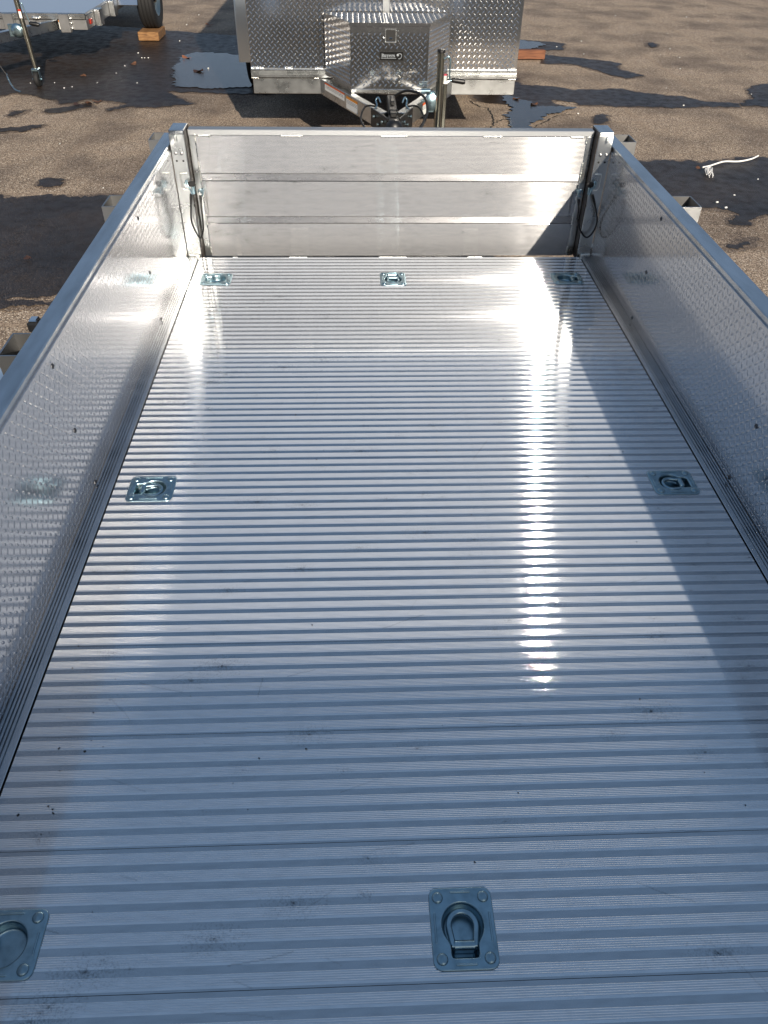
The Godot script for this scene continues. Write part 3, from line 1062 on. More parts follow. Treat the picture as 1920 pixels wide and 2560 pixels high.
func wheel(parent: Node, at: Vector3, s: float, R: float) -> void:
	var w := group_node("wheel", parent, at)
	var t := Transform3D(Basis(Vector3.BACK, -s * PI / 2), Vector3.ZERO)   # lathe axis along +-x
	var hw := 0.098
	var g := Geo.new()
	var prof := [Vector2(R * 0.62, -hw * 0.85), Vector2(R * 0.75, -hw), Vector2(R * 0.9, -hw * 0.97), Vector2(R * 0.965, -hw * 0.86), Vector2(R * 0.99, -hw * 0.7)]
	for c in [-0.42, 0.0, 0.42]:
		prof.append_array([Vector2(R, hw * (c - 0.1)), Vector2(R * 0.97, hw * (c - 0.06)), Vector2(R * 0.97, hw * (c + 0.06)), Vector2(R, hw * (c + 0.1))])
	prof.append_array([Vector2(R * 0.99, hw * 0.7), Vector2(R * 0.965, hw * 0.86), Vector2(R * 0.9, hw * 0.97), Vector2(R * 0.75, hw), Vector2(R * 0.62, hw * 0.85)])
	g.lathe(prof, t, 40)
	part("tyre", g, M.rubber, w)
	var r := Geo.new()
	r.lathe([Vector2(R * 0.62, -hw * 0.8), Vector2(R * 0.6, hw * 0.2), Vector2(R * 0.62, hw * 0.86), Vector2(R * 0.58, hw * 0.88), Vector2(R * 0.52, hw * 0.5), Vector2(R * 0.3, hw * 0.42), Vector2(R * 0.18, hw * 0.55), Vector2(R * 0.16, hw * 0.8), Vector2(0, hw * 0.84)], t, 30)
	part("rim", r, M.jack, w)
	var d := Geo.new()
	for k in 5:
		var a := TAU * k / 5
		d.lathe([Vector2(R * 0.085, hw * 0.47), Vector2(R * 0.085, hw * 0.5), Vector2(0, hw * 0.5)], t * Transform3D(Basis(), Vector3(cos(a) * R * 0.41, 0, sin(a) * R * 0.41)), 10)
	part("rim_openings", d, M.hole, w)

# ---------------------------------------------------------------- the trailer clad in tread plate
func beam_between(g: Geo, a: Vector3, b: Vector3, w: float, h: float) -> void:   # a, b on the centre line
	var d := b - a
	var t := Transform3D(Basis(Vector3.UP, atan2(d.x, d.z)), a)
	g.box(Vector3(-w / 2, -h / 2, 0), Vector3(w / 2, h / 2, d.length()), 0.003, t)

func build_plate_trailer() -> void:
	var T := thing("enclosed_trailer", "trailer with tread plate front and toolbox on its tongue", "trailer")
	var zf := -3.3
	var x0 := -0.868
	var x1 := 1.058
	var p := Geo.new()
	p.box(Vector3(x0, 0.50, zf - 0.03), Vector3(x1, 1.9, zf), 0.003)
	var fp := part("front_panel", p, M.plate, T)
	var l := Geo.new()
	lugs(l, Vector3(x0 + 0.004, 0.525, zf), Vector3(x1 - x0 - 0.008, 0, 0), Vector3(0, 0.95, 0), Vector3(0, 0, 1), 0.038, func(x, _y): return abs(x0 + x - 0.1) > 0.03)
	part("tread_lugs", l, M.plate, fp).set_meta("kind", "stuff")
	var tr := Geo.new()
	tr.box(Vector3(0.076, 0.54, zf), Vector3(0.124, 1.9, zf + 0.006), 0.002)
	part("centre_trim", tr, M.alu, T)
	var sd := Geo.new()
	sd.box(Vector3(x0, 0.5, -6.9), Vector3(x0 + 0.03, 1.9, zf - 0.031))
	part("side_panel", sd, M.alu, T)
	sd = Geo.new()
	sd.box(Vector3(x1 - 0.03, 0.5, -6.9), Vector3(x1, 1.9, zf - 0.031))
	part("side_panel", sd, M.alu, T)
	sd = Geo.new()
	sd.box(Vector3(x0, 1.901, -6.9), Vector3(x1, 1.93, zf))
	part("roof", sd, M.alu, T)
	sd = Geo.new()
	sd.box(Vector3(x0 + 0.031, 0.5, -6.9), Vector3(x1 - 0.031, 1.9, -6.87))
	part("rear_panel", sd, M.alu, T)
	sd = Geo.new()
	sd.box(Vector3(x0 + 0.031, 0.48, -6.86), Vector3(x1 - 0.031, 0.499, zf - 0.04))
	part("load_floor", sd, M.alu_dull, T)
	# bottom rail: a grooved extrusion
	var r := Geo.new()
	var prof := [Vector2(0.471, 0.0), Vector2(0.471, 0.022), Vector2(0.4725, 0.0235), Vector2(0.490, 0.0235)]
	for i in 3:
		var y := 0.490 + i * 0.0085
		prof.append_array([Vector2(y + 0.001, 0.0195), Vector2(y + 0.0035, 0.0195), Vector2(y + 0.0045, 0.024), Vector2(y + 0.0085, 0.024)])
	prof.append_array([Vector2(0.521, 0.024), Vector2(0.523, 0.0225), Vector2(0.523, 0.0005)])
	for i in prof.size() - 1:
		var a: Vector2 = prof[i]
		var b: Vector2 = prof[i + 1]
		r.quad(Vector3(x0, a.x, zf + a.y), Vector3(x1, a.x, zf + a.y), Vector3(x1, b.x, zf + b.y), Vector3(x0, b.x, zf + b.y))
	part("bottom_rail", r, M.alu, T)
	for q in [[x0, x0 + 0.09], [-0.63, -0.57], [-0.41, -0.35], [0.77, 0.83], [0.99, x1]]:
		weld(T, Vector3(q[0], 0.527, zf + 0.012), Vector3(q[1], 0.527, zf + 0.012), 0.008)
	for q in [[x0, x0 + 0.05], [-0.42, -0.38], [1.0, x1]]:
		weld(T, Vector3(q[0], 0.466, zf + 0.014), Vector3(q[1], 0.466, zf + 0.014), 0.006)
	var f := Geo.new()
	f.box(Vector3(x0 + 0.008, 0.365, zf - 0.05), Vector3(x1 - 0.004, 0.465, zf + 0.014), 0.003)
	part("front_beam", f, M.alu, T)
	for s in [x0 + 0.01, x1 - 0.06]:
		var lb := Geo.new()
		lb.box(Vector3(s, 0.365, -6.9), Vector3(s + 0.05, 0.465, zf - 0.051), 0.003)
		part("frame_beam", lb, M.alu_dull, T)
	# tongue
	var cx := 0.11
	for s in [-1, 1]:
		var tb := Geo.new()
		beam_between(tb, Vector3(cx + s * 0.455, 0.415, -3.28), Vector3(cx + s * 0.05, 0.415, -2.34), 0.052, 0.1)
		var to := part("tongue_beam", tb, M.alu, T)
		var a := Vector3(cx + s * 0.455, 0.415, -3.28)
		var b := Vector3(cx + s * 0.05, 0.415, -2.34)
		var d := (b - a).normalized()
		var out := Vector3(s * d.z, 0, -s * d.x).normalized() * 0.0275
		var spans := [[0.08, 0.44, -0.005, 0.044, Color(0.78, 0.33, 0.1), 4], [0.47, 0.66, -0.04, 0.036, Color(0.8, 0.5, 0.12), 3]]
		if s > 0:
			spans = [[0.5, 0.66, -0.045, 0.03, Color(0.78, 0.33, 0.1), 3]]
		for q in spans:
			var st := Geo.new()
			var pa: Vector3 = a + d * q[0] + out
			var pb: Vector3 = a + d * q[1] + out
			if s < 0:
				st.quad_uv(pa + Vector3.UP * q[2], pb + Vector3.UP * q[2], pb + Vector3.UP * q[3], pa + Vector3.UP * q[3])
			else:
				st.quad_uv(pb + Vector3.UP * q[2], pa + Vector3.UP * q[2], pa + Vector3.UP * q[3], pb + Vector3.UP * q[3])
			part("warning_sticker", st, sticker_mat(q[4], q[5], int(q[0] * 100) + 3), to)
	var cr := Geo.new()
	cr.box(Vector3(-0.15, 0.466, -2.90), Vector3(0.37, 0.491, -2.845), 0.003)
	part("tongue_crossbar", cr, M.alu, T)
	# coupler
	var cp := group_node("coupler", T, Vector3(cx, 0, 0))
	var c := Geo.new()
	c.box(Vector3(-0.026, 0.43, -2.62), Vector3(0.026, 0.505, -2.24), 0.006)
	c.box(Vector3(-0.034, 0.40, -2.25), Vector3(0.034, 0.475, -2.13), 0.012)
	c.lathe([Vector2(0.05, 0.39), Vector2(0.055, 0.41), Vector2(0.05, 0.455), Vector2(0.03, 0.478), Vector2(0, 0.482)], Transform3D(Basis(), Vector3(0, 0, -2.1)), 20)
	part("socket", c, M.black, cp)
	for s in [-1, 1]:
		var sp := Geo.new()
		var a := Vector3(s * 0.036, 0.42, -2.16)
		var b := Vector3(s * 0.13, 0.42, -2.42)
		beam_between(sp, a, b, 0.012, 0.11)
		part("mounting_plate", sp, M.black, cp)
		for k in 3:
			var bo := Geo.new()
			var q := a.lerp(b, 0.25 + k * 0.25) + Vector3(s * 0.008, 0.02 - 0.03 * (k % 2), 0.006)
			var bd := (b - a).normalized()
			var no := Vector3(s * abs(bd.z), 0, abs(bd.x)).normalized()
			bo.tube([q, q + no * 0.01], 0.009, 6)
			part("bolt_head", bo, M.zinc, cp)
	var lv := Geo.new()
	lv.box(Vector3(-0.012, 0.505, -2.5), Vector3(0.012, 0.53, -2.34), 0.004)
	part("latch_lever", lv, M.black, cp)
	var lc := Geo.new()
	lc.box(Vector3(-0.02, 0.475, -2.24), Vector3(0.02, 0.5, -2.18), 0.004)
	part("latch_catch", lc, M.black, cp)
	var pin := Geo.new()
	pin.tube([Vector3(0.0, 0.532, -2.45), Vector3(0.0, 0.534, -2.38)], 0.003, 8)
	part("latch_pin", pin, M.chrome, cp)
	# safety chains: hooks, quick links and black cables
	for s in [-1, 1]:
		var hk := Geo.new()
		hk.tube(arc([Vector3(cx + s * 0.07, 0.49, -2.48), Vector3(cx + s * 0.085, 0.515, -2.5), Vector3(cx + s * 0.1, 0.5, -2.5), Vector3(cx + s * 0.095, 0.475, -2.46), Vector3(cx + s * 0.12, 0.46, -2.42)], 6), 0.005, 8)
		hk.tube(arc([Vector3(cx + s * 0.09, 0.42, -2.1), Vector3(cx + s * 0.105, 0.43, -2.05), Vector3(cx + s * 0.11, 0.42, -1.98), Vector3(cx + s * 0.125, 0.40, -1.92)], 6), 0.006, 8)
		part("safety_hook", hk, M.zinc, T)
		var cb := Geo.new()
		cb.tube(arc([Vector3(cx + s * 0.095, 0.47, -2.47), Vector3(cx + s * 0.17, 0.48, -2.42), Vector3(cx + s * 0.2, 0.43, -2.3), Vector3(cx + s * 0.15, 0.40, -2.15), Vector3(cx + s * 0.11, 0.42, -2.06)], 6), 0.006, 8)
		part("safety_cable", cb, M.black, T)
	var wl := Geo.new()
	wl.tube(arc([Vector3(0.14, 0.48, -2.7), Vector3(0.22, 0.53, -2.62), Vector3(0.32, 0.52, -2.5), Vector3(0.33, 0.45, -2.35), Vector3(0.25, 0.38, -2.2), Vector3(0.18, 0.37, -2.12)], 8), 0.0085, 10)
	part("wiring_cable", wl, M.black, T)
	# jack
	var jk := group_node("tongue_jack", T, Vector3(0.442, 0, -2.75))
	var t := Geo.new()
	t.tube([Vector3(0, 0.1, 0), Vector3(0, 0.728, 0)], 0.0245, 24)
	part("tube", t, M.jack, jk)
	var cap := Geo.new()
	cap.lathe([Vector2(0.0262, 0.724), Vector2(0.0265, 0.738), Vector2(0.024, 0.744), Vector2(0, 0.744)], Transform3D(), 24)
	part("cap", cap, M.black, jk)
	var leg := Geo.new()
	leg.tube([Vector3(0, 0.02, 0), Vector3(0, 0.099, 0)], 0.019, 20)
	leg.box(Vector3(-0.06, 0.0, -0.06), Vector3(0.06, 0.02, 0.06), 0.004)
	part("foot", leg, M.zinc, jk)
	var inner := Geo.new()
	inner.box(Vector3(0.03, 0.25, -0.045), Vector3(0.055, 0.6, -0.02), 0.004)
	part("side_tube", inner, M.jack, jk)
	var ck := Geo.new()
	ck.tube(arc([Vector3(0.022, 0.69, 0.012), Vector3(0.048, 0.705, 0.012), Vector3(0.062, 0.68, 0.012), Vector3(0.062, 0.62, 0.014), Vector3(0.066, 0.572, 0.016), Vector3(0.09, 0.566, 0.016)], 6), 0.0058, 10)
	part("crank", ck, M.zinc, jk)
	var hd := Geo.new()
	hd.tube([Vector3(0.078, 0.57, 0.016), Vector3(0.09, 0.569, 0.016), Vector3(0.12, 0.566, 0.016), Vector3(0.155, 0.562, 0.016), Vector3(0.168, 0.561, 0.016)], [0.012, 0.0155, 0.0165, 0.0175, 0.014], 16)
	part("handle", hd, M.black, jk)
	var bk := Geo.new()
	bk.box(Vector3(-0.085, 0.37, -0.02), Vector3(-0.028, 0.5, 0.0), 0.004)
	bk.lathe([Vector2(0.05, -0.012), Vector2(0.055, 0.0), Vector2(0.05, 0.012), Vector2(0, 0.014)], Transform3D(Basis(Vector3.RIGHT, PI / 2), Vector3(-0.05, 0.435, 0.002)), 24)
	bk.tube([Vector3(-0.12, 0.5, 0.0), Vector3(-0.06, 0.502, 0.004)], 0.016, 14)
	part("swivel_bracket", bk, M.zinc, jk)
	var stk := Geo.new()
	stk.quad_uv(Vector3(0.0305, 0.54, -0.0195), Vector3(0.055, 0.54, -0.0195), Vector3(0.055, 0.6, -0.0195), Vector3(0.0305, 0.6, -0.0195))
	part("sticker", stk, sticker_mat(Color(0.62, 0.2, 0.26), 4, 9), jk)
	# fenders and wheels
	for s in [-1, 1]:
		var fx: float = x0 if s < 0 else x1
		var fn := Geo.new()
		var rr := []
		for i in 25:
			var a := PI * i / 24.0
			var row := PackedVector3Array()
			var cz: float = sign(cos(a)) * pow(abs(cos(a)), 0.35) * 0.62
			var cy: float = pow(sin(a), 0.6) * 0.72
			for e in [[0.002, 0.0], [0.25, 0.0], [0.262, 0.006], [0.268, 0.02], [0.268, 0.06]]:
				row.append(Vector3(fx + s * e[0], 0.30 + cy * (1 - e[1]), -5.35 + cz * (1 - e[1])))
			rr.append(row)
		fn.sheet(rr, false, s < 0)
		part("fender", fn, M.fender_pale, T)
		wheel(T, Vector3(fx + s * 0.155, 0.33, -5.35), s, 0.33)

func build_tongue_box() -> void:
	var T := thing("tongue_toolbox", "tread plate toolbox with black badge mounted on the trailer tongue", "toolbox")
	var fl := -0.152
	var fr := 0.368
	var bl := -0.332
	var br := 0.549
	var zf := -2.85
	var zb := -3.268
	var y0 := 0.4915
	var y1 := 0.853
	var g := Geo.new()
	var poly := PackedVector2Array([Vector2(fl, zf), Vector2(fr, zf), Vector2(br, zb), Vector2(bl, zb)])
	g.prism(poly, y0, y1)
	var body := part("body", g, M.plate, T)
	var l := Geo.new()
	lugs(l, Vector3(fl + 0.006, y0 + 0.012, zf), Vector3(fr - fl - 0.012, 0, 0), Vector3(0, y1 - y0 - 0.03, 0), Vector3(0, 0, 1), 0.037, func(x, y): return not (abs(x - 0.263) < 0.046 and y > 0.25) and not (abs(x - 0.272) < 0.083 and abs(y - 0.184) < 0.032))
	for q in [[Vector3(bl, y0, zb), Vector3(fl, y0, zf)], [Vector3(fr, y0, zf), Vector3(br, y0, zb)]]:
		var d: Vector3 = q[1] - q[0]
		lugs(l, q[0] + Vector3.UP * 0.012, d, Vector3(0, y1 - y0 - 0.03, 0), Vector3(-d.z, 0, d.x).normalized(), 0.026)
	part("tread_lugs", l, M.plate, body).set_meta("kind", "stuff")
	var lid := Geo.new()
	lid.prism(PackedVector2Array([Vector2(fl - 0.006, zf + 0.008), Vector2(fr + 0.006, zf + 0.008), Vector2(br + 0.008, zb), Vector2(bl - 0.008, zb)]), y1 + 0.002, 0.8725)
	var lo := part("lid", lid, M.plate, T)
	var ll := Geo.new()
	lugs(ll, Vector3(bl, 0.8725, zf), Vector3(br - bl, 0, 0), Vector3(0, 0, zb - zf), Vector3.UP, 0.037, func(x, y): return x > 0.175 * (1 - y / 0.42) + 0.01 and x < 0.881 - 0.175 * (1 - y / 0.42) - 0.01)
	part("tread_lugs", ll, M.plate, lo).set_meta("kind", "stuff")
	# paddle latch
	var bz := Geo.new()
	for q in [[0.0755, 0.152, 0.832, 0.84], [0.0755, 0.152, 0.761, 0.769], [0.0755, 0.0835, 0.769, 0.832], [0.1445, 0.152, 0.769, 0.832]]:
		bz.box(Vector3(q[0], q[2], zf), Vector3(q[1], q[3], zf + 0.006), 0.0015)
	var la := part("latch", bz, M.alu, T)
	var pd := Geo.new()
	pd.box(Vector3(0.0837, 0.7692, zf), Vector3(0.1443, 0.8318, zf + 0.0022))
	part("paddle", pd, M.black, la)
	var ky := Geo.new()
	ky.box(Vector3(0.102, 0.782, zf + 0.0022), Vector3(0.126, 0.79, zf + 0.006), 0.003)
	part("finger_grip", ky, M.chrome, la)
	for y in [0.772, 0.8, 0.828]:
		var rv := Geo.new()
		rv.lathe([Vector2(0.005, 0), Vector2(0.0035, 0.003), Vector2(0, 0.0036)], Transform3D(Basis(Vector3.RIGHT, PI / 2), Vector3(0.163, y, zf)), 10)
		part("rivet", rv, M.alu, T)
	# badge with lettering
	var bd := Geo.new()
	bd.box(Vector3(0.046, 0.663, zf + 0.001), Vector3(0.198, 0.711, zf + 0.0045), 0.001)
	var bo := part("badge", bd, M.badge, T)
	var tx := TextMesh.new()
	tx.text = "Buyers"
	var sf := SystemFont.new()
	sf.font_names = PackedStringArray(["Droid Serif"])
	sf.font_weight = 700
	tx.font = sf
	tx.font_size = 32
	tx.pixel_size = 0.00082
	tx.depth = 0.001
	part("lettering", tx, M.letter, bo).position = Vector3(0.1, 0.689, zf + 0.0052)
	var em := Geo.new()
	em.lathe([Vector2(0.0075, 0), Vector2(0.0075, 0.001), Vector2(0, 0.001)], Transform3D(Basis(Vector3.RIGHT, PI / 2), Vector3(0.163, 0.692, zf + 0.0046)), 16)
	em.tube(arc([Vector3(0.168, 0.7, zf + 0.0046), Vector3(0.185, 0.698, zf + 0.0046), Vector3(0.189, 0.686, zf + 0.0046), Vector3(0.18, 0.672, zf + 0.0046), Vector3(0.168, 0.671, zf + 0.0046)], 5), 0.0022, 6)
	part("emblem", em, M.letter, bo)
	var ul := Geo.new()
	ul.box(Vector3(0.052, 0.6725, zf + 0.0046), Vector3(0.152, 0.675, zf + 0.0052))
	part("rule", ul, M.letter, bo)

# ---------------------------------------------------------------- the flatbed at the left
func build_flatbed() -> void:
	var T := thing("flatbed_trailer", "low flatbed trailer with swivel wheel jack parked at far left", "trailer")
	var xr := -2.76
	var xl := -4.55
	var zf := -6.0
	var zb := -9.6
	var d := Geo.new()
	d.box(Vector3(xl, 0.462, zb), Vector3(xr, 0.486, zf), 0.003)
	part("deck", d, M.deck, T)
	var r := Geo.new()
	r.box(Vector3(xl, 0.428, zf + 0.001), Vector3(xr, 0.484, zf + 0.03), 0.006)
	r.box(Vector3(xl, 0.45, zf + 0.0305), Vector3(xr, 0.462, zf + 0.034), 0.001)
	part("front_rail", r, M.alu, T)
	var f := Geo.new()
	f.box(Vector3(xl, 0.34, zf - 0.05), Vector3(xr, 0.427, zf + 0.02), 0.004)
	part("front_beam", f, M.alu_dull, T)
	for x in [xl, xr - 0.05]:
		var s := Geo.new()
		s.box(Vector3(x, 0.34, zb), Vector3(x + 0.05, 0.461, zf - 0.051), 0.004)
		part("side_beam", s, M.alu_dull, T)
	for q in [[-3.01, -2.91, zf + 0.031], [-3.55, -3.45, zf + 0.031]]:
		var s := Geo.new()
		s.box(Vector3(q[0], 0.325, q[2]), Vector3(q[1], 0.482, q[2] + 0.05), 0.004)
		part("stake_pocket", s, M.alu_dull, T)
	for z in [-6.35, -6.95, -8.6]:
		var s := Geo.new()
		s.box(Vector3(xr + 0.001, 0.33, z - 0.06), Vector3(xr + 0.06, 0.475, z + 0.06), 0.004)
		part("stake_pocket", s, M.alu, T)
	var ml := Geo.new()
	ml.box(Vector3(xr + 0.001, 0.375, -6.16), Vector3(xr + 0.012, 0.42, -6.08), 0.004)
	part("marker_light", ml, M.red, T)
	for y in [0.35, 0.39, 0.43]:
		weld(T, Vector3(-2.905, y, zf + 0.034), Vector3(-2.905, y + 0.02, zf + 0.034), 0.008)
	weld(T, Vector3(-3.28, 0.44, zf + 0.033), Vector3(-3.2, 0.44, zf + 0.033), 0.016)
	# tongue
	var cx := -3.655
	for s in [-1, 1]:
		var tb := Geo.new()
		beam_between(tb, Vector3(cx + s * 0.6, 0.385, -6.0), Vector3(cx + s * 0.05, 0.385, -4.7), 0.055, 0.085)
		var to := part("tongue_beam", tb, M.alu, T)
		if s > 0:
			var a := Vector3(cx + 0.6, 0.385, -6.0)
			var dd := (Vector3(cx + 0.05, 0.385, -4.7) - a).normalized()
			var out := Vector3(dd.z, 0, -dd.x) * 0.0285
			var st := Geo.new()
			st.quad_uv(a + dd * 1.02 + out + Vector3.UP * -0.035, a + dd * 0.9 + out + Vector3.UP * -0.035, a + dd * 0.9 + out + Vector3.UP * 0.035, a + dd * 1.02 + out + Vector3.UP * 0.035)
			part("sticker", st, sticker_mat(Color(0.6, 0.2, 0.25), 4, 77), to)
			var hs := Geo.new()
			hs.box(Vector3(-0.03, 0.0, -0.012), Vector3(0.03, 0.012, 0.012), 0.003, Transform3D(Basis(Vector3.UP, 0.5), Vector3(-3.2, 0.428, -5.75)))
			part("slot", hs, M.hole, to)
	var cp := Geo.new()
	cp.box(Vector3(cx - 0.06, 0.36, -4.95), Vector3(cx + 0.06, 0.44, -4.55), 0.01)
	part("coupler", cp, M.black, T)
	var stf := Geo.new()
	stf.quad_uv(Vector3(-3.105, 0.345, zf + 0.0212), Vector3(-3.03, 0.345, zf + 0.0212), Vector3(-3.03, 0.423, zf + 0.0212), Vector3(-3.105, 0.423, zf + 0.0212))
	part("sticker", stf, sticker_mat(Color(0.72, 0.42, 0.12), 4, 15), T)
	# jack with swivel wheel
	var jk := group_node("tongue_jack", T, Vector3(-3.095, 0, -5.2))
	var t := Geo.new()
	t.tube([Vector3(-0.012, 0.69, 0), Vector3(0.004, 0.15, 0)], 0.0235, 22)
	part("tube", t, M.jack, jk)
	var cap := Geo.new()
	cap.lathe([Vector2(0.026, 0.685), Vector2(0.026, 0.70), Vector2(0, 0.704)], Transform3D(Basis(), Vector3(-0.012, 0, 0)), 20)
	part("cap", cap, M.black, jk)
	var fk := Geo.new()
	fk.box(Vector3(-0.03, 0.13, -0.03), Vector3(0.035, 0.155, 0.04), 0.006)
	for x in [-0.032, 0.028]:
		fk.box(Vector3(x, 0.055, -0.012), Vector3(x + 0.006, 0.14, 0.03), 0.002)
	fk.tube([Vector3(-0.045, 0.066, 0.01), Vector3(0.045, 0.066, 0.01)], 0.007, 8)
	part("fork", fk, M.zinc, jk)
	var wh := Geo.new()
	var wp := []
	for i in 13:
		var a := PI * i / 12.0
		wp.append(Vector2(0.05 + 0.016 * sin(a), -0.024 * cos(a)))
	wp.push_front(Vector2(0.0, -0.02))
	wp.append(Vector2(0.0, 0.02))
	wh.lathe(wp, Transform3D(Basis(Vector3.BACK, -PI / 2), Vector3(0, 0.066, 0.01)), 28)
	part("swivel_wheel", wh, M.rubber, jk)
	var ck := Geo.new()
	ck.tube(arc([Vector3(0.012, 0.655, 0.01), Vector3(0.03, 0.66, 0.01), Vector3(0.038, 0.62, 0.01), Vector3(0.06, 0.52, 0.01), Vector3(0.075, 0.505, 0.01)], 5), 0.0055, 8)
	part("crank", ck, M.zinc, jk)
	var hd := Geo.new()
	hd.tube([Vector3(0.055, 0.51, 0.01), Vector3(0.068, 0.508, 0.01), Vector3(0.12, 0.5, 0.01), Vector3(0.138, 0.497, 0.01)], [0.011, 0.0165, 0.0175, 0.013], 14)
	part("handle", hd, M.black, jk)
	var bk := Geo.new()
	bk.lathe([Vector2(0.05, -0.02), Vector2(0.058, 0.0), Vector2(0.05, 0.02), Vector2(0.02, 0.024), Vector2(0, 0.024)], Transform3D(Basis(Vector3.RIGHT, PI / 2), Vector3(-0.07, 0.45, 0.0)), 22)
	bk.box(Vector3(-0.15, 0.40, -0.02), Vector3(-0.03, 0.5, -0.002), 0.004)
	part("swivel_bracket", bk, M.zinc, jk)
	var stk := Geo.new()
	stk.box(Vector3(-0.012, 0.548, 0.0225), Vector3(0.012, 0.60, 0.0255), 0.001)
	part("sticker", stk, mat(Color(0.8, 0.78, 0.76), 0.5), jk)
	var stk2 := Geo.new()
	stk2.box(Vector3(-0.012, 0.6005, 0.0225), Vector3(0.012, 0.616, 0.0256), 0.001)
	part("sticker", stk2, M.red, jk)
	# hanging chain hook
	var ch := Geo.new()
	ch.tube(arc([Vector3(-3.5, 0.36, -5.35), Vector3(-3.47, 0.2, -5.3), Vector3(-3.4, 0.07, -5.28)], 6), 0.004, 6)
	part("safety_cable", ch, M.black, T)
	var hk := Geo.new()
	hk.tube(arc([Vector3(-3.41, 0.085, -5.3), Vector3(-3.39, 0.05, -5.25), Vector3(-3.28, 0.012, -5.05), Vector3(-3.19, 0.008, -4.95)], 6), 0.007, 8)
	part("safety_hook", hk, M.zinc, T)
	# fenders, axle, wheels
	for s in [-1, 1]:
		var fx: float = xl if s < 0 else xr
		var fn := Geo.new()
		fn.box(Vector3(min(fx + s * 0.002, fx + s * 0.30), 0.70, -8.55), Vector3(max(fx + s * 0.002, fx + s * 0.30), 0.715, -7.45), 0.004)
		var tilt := Transform3D(Basis(Vector3.RIGHT, -0.5), Vector3(0, 0.70, -7.45))
		fn.box(Vector3(min(fx + s * 0.002, fx + s * 0.22), -0.36, -0.012), Vector3(max(fx + s * 0.002, fx + s * 0.22), 0.01, 0.0), 0.004, tilt)
		part("fender", fn, M.fender, T)
		wheel(T, Vector3(fx + s * 0.247, 0.402, -7.8), s, 0.31)
	var ax := Geo.new()
	ax.tube([Vector3(xl - 0.15, 0.4, -7.8), Vector3(xr + 0.15, 0.4, -7.8)], 0.035, 14)
	part("axle", ax, M.black, T)

# ---------------------------------------------------------------- loose things
func leaf_mesh(sd: int) -> ArrayMesh:
	rng.seed = sd
	var g := Geo.new()
	var rows := []
	for i in 9:
		var t := i / 8.0
		var wdt: float = 0.5 * sin(PI * pow(t, 0.8)) * (0.75 + 0.3 * abs(sin(t * 14.0 + sd)))
		var row := PackedVector3Array()
		for j in 5:
			var u := j / 2.0 - 1.0
			row.append(Vector3(u * wdt, 0.06 + 0.22 * abs(u) * sin(t * 5 + sd) + 0.1 * sin(t * 6.0 + u * 2.0) + 0.12, t - 0.5))
		rows.append(row)
	g.sheet(rows, false, true)
	g.tube([Vector3(0, 0.1, 0.48), Vector3(0.05, 0.14, 0.7)], 0.02, 5)
	return g.mesh()

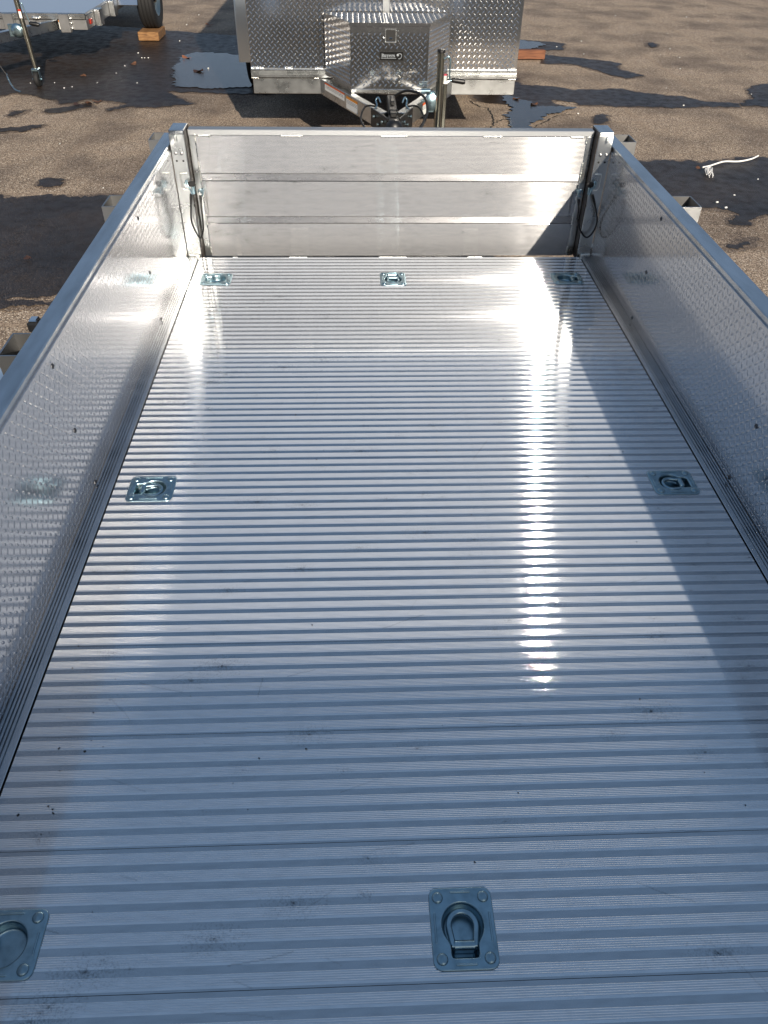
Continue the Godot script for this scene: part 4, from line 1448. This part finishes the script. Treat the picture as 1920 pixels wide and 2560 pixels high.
func build_litter() -> void:
	# wooden block under the flatbed's tyre
	var wb := thing("wooden_block", "short timber block wedged under the flatbed trailer's tyre", "block", Vector3(-2.515, 0.012, -7.60))
	var g := Geo.new()
	g.box(Vector3(-0.125, 0, -0.3), Vector3(0.115, 0.088, 0.13), 0.006)
	part("timber", g, M.wood, wb)
	var bd := thing("timber_board", "reddish board lying on the asphalt right of tread plate trailer", "board", Vector3(1.5, 0.012, -6.62))
	bd.rotation.y = 0.04
	g = Geo.new()
	g.box(Vector3(-0.55, 0, -0.045), Vector3(0.5, 0.085, 0.045), 0.004)
	part("timber", g, M.wood_red, bd)
	# white cord on the wet patch
	var cd := thing("white_cord", "frayed white cord lying on wet asphalt right of the bed", "cord", Vector3(2.45, 0.018, -2.75))
	g = Geo.new()
	g.tube(arc([Vector3(0.476, 0, -0.296), Vector3(0.38, 0.004, -0.2), Vector3(0.27, 0.0, -0.154), Vector3(0.15, 0.006, -0.13), Vector3(0.058, 0.004, -0.074), Vector3(-0.0, 0.004, -0.03), Vector3(-0.062, 0.004, 0.003)], 6), 0.0058, 7)
	part("cord", g, M.cord, cd)
	g = Geo.new()
	rng.seed = 41
	for k in 14:
		var a := Vector3(-0.02 + rng.randf_range(-0.03, 0.03), 0.004, 0.0 + rng.randf_range(-0.02, 0.02))
		var b := Vector3(-0.05 + rng.randf_range(-0.045, 0.035), 0.004, 0.08 + rng.randf_range(0.0, 0.16))
		g.tube(arc([a, a.lerp(b, 0.5) + Vector3(rng.randf_range(-0.02, 0.02), 0.006, 0), b], 4), 0.0028, 5)
	part("frayed_end", g, M.cord, cd)
	# fallen leaves
	var shapes := [leaf_mesh(3), leaf_mesh(8), leaf_mesh(14)]
	var leaves := [
		[-2.47, -4.51, 0.15, 0, 0.4, "largest curled brown leaf at the wet edge before the flatbed"],
		[-2.40, -4.57, 0.12, 1, 2.0, "brown leaf touching the large curled leaf before the flatbed"],
		[-2.55, -4.47, 0.10, 2, 1.1, "dark leaf left of the large curled leaf before the flatbed"],
		[-2.42, -6.17, 0.12, 0, 2.6, "brown leaf on wet asphalt in front of the timber block"],
		[-2.79, -5.59, 0.10, 1, 0.2, "small brown leaf on wet asphalt right of the swivel wheel"],
		[-1.93, -6.50, 0.15, 1, 1.2, "orange leaf at the corner of the sky-blue water film"],
		[-1.97, -8.57, 0.14, 2, 1.5, "pale orange leaf on dry asphalt beyond the flatbed's tyre"],
		[1.37, -4.77, 0.11, 0, 0.9, "brown leaf at the puddle under the tread plate trailer's corner"],
		[1.505, -4.57, 0.12, 1, 2.2, "rust brown leaf at the far edge of the right puddle"],
		[2.36, -2.75, 0.07, 2, 0.3, "small brown leaf beside the frayed end of the cord"],
		[-1.70, -5.84, 0.17, 0, 1.4, "dark brown leaf lying in the middle of the water film"],
		[-1.92, -1.15, 0.07, 1, 0.6, "small leaf on dark wet asphalt left of the side rail"],
	]
	var k := 0
	for l in leaves:
		var t := thing("fallen_leaf", l[5], "leaf", Vector3(l[0], 0.014, l[1]), "leaves fallen on the asphalt")
		var m: Material = M.leaf
		if l[5].contains("orange"):
			m = M.leaf_orange
		elif l[5].contains("dark"):
			m = M.leaf_dark
		var o := part("blade", shapes[l[3]], m, t)
		o.scale = Vector3(l[2], l[2] * 0.5, l[2]) * 0.62
		o.rotation.y = l[4]
		k += 1
	# pale stone chips and dark specks: too many to count
	g = Geo.new()
	rng.seed = 99
	for q in [[-2.49,-6.73],[-2.37,-6.48],[-2.49,-6.07],[-2.50,-5.73],[-2.98,-5.29],[-2.83,-5.08],[-2.40,-6.48],[-2.33,-6.48],[-2.77,-5.13],[-2.16,-7.46],[2.70,-2.51],[2.40,-2.18],[2.23,-2.04],[2.25,-1.94],[-1.62,-5.98]]:
		var r := rng.randf_range(0.005, 0.010)
		g.box(Vector3(-r, 0, -r * 0.7), Vector3(r, r, r * 0.7), r * 0.4, Transform3D(Basis(Vector3.UP, rng.randf() * 3), Vector3(q[0], 0.012, q[1])))
	for i in 90:
		var side: float = -1.0 if rng.randf() < 0.5 else 1.0
		var p := Vector3(side * rng.randf_range(1.3, 5.0), 0.003, rng.randf_range(-10, -0.5))
		var r := rng.randf_range(0.004, 0.009)
		g.box(Vector3(-r, 0, -r * 0.7), Vector3(r, r, r * 0.7), r * 0.4, Transform3D(Basis(Vector3.UP, rng.randf() * 3), p))
	var gc := part("gravel_chips", g, M.chip, self)
	gc.set_meta("kind", "stuff")
	gc.set_meta("label", "scattered pale stone chips on the asphalt")
	gc.set_meta("category", "gravel")
	g = Geo.new()
	for i in 60:
		var p := Vector3(rng.randf_range(-0.73, 0.73), DECK + 0.0004, rng.randf_range(0.1, 2.75))
		if rng.randf() < 0.35:
			p = Vector3(rng.randf_range(-0.72, -0.6), DECK + 0.0004, rng.randf_range(1.9, 2.3))
		var r := rng.randf_range(0.0005, 0.0016)
		g.box(Vector3(-r, 0, -r * 0.7), Vector3(r * rng.randf_range(0.8, 2.2), r, r * 0.7), r * 0.3, Transform3D(Basis(Vector3.UP, rng.randf() * 3), p))
	var ds := part("dirt_crumbs", g, M.speck, self)
	ds.set_meta("kind", "stuff")
	ds.set_meta("label", "dark crumbs of dirt scattered on the ribbed floor")
	ds.set_meta("category", "dirt")

# ---------------------------------------------------------------- unseen building, added behind the viewer to shade the near end of the bed
func build_shade_building() -> void:
	var T := thing("shade_building", "long low grey building, unseen, added behind the viewer to shade the near bed", "building", Vector3(0, 0, 9.6))
	var grey_wall := mat(Color(0.5, 0.5, 0.5), 0.8)
	var g := Geo.new()
	g.box(Vector3(-16, 0, 0), Vector3(16, 3.68, 9))
	part("wall", g, grey_wall, T)
	g = Geo.new()
	g.box(Vector3(-16.15, 3.681, -0.15), Vector3(16.15, 3.79, 9.15), 0.02)
	part("roof", g, M.alu_dull, T)
	for x in [-11.0, -6.0, -1.0, 4.0, 9.0]:
		g = Geo.new()
		g.box(Vector3(x, 0.02, -0.03), Vector3(x + 3.2, 3.0, -0.002), 0.01)
		part("roller_door", g, mat(Color(0.62, 0.62, 0.6), 0.6), T)
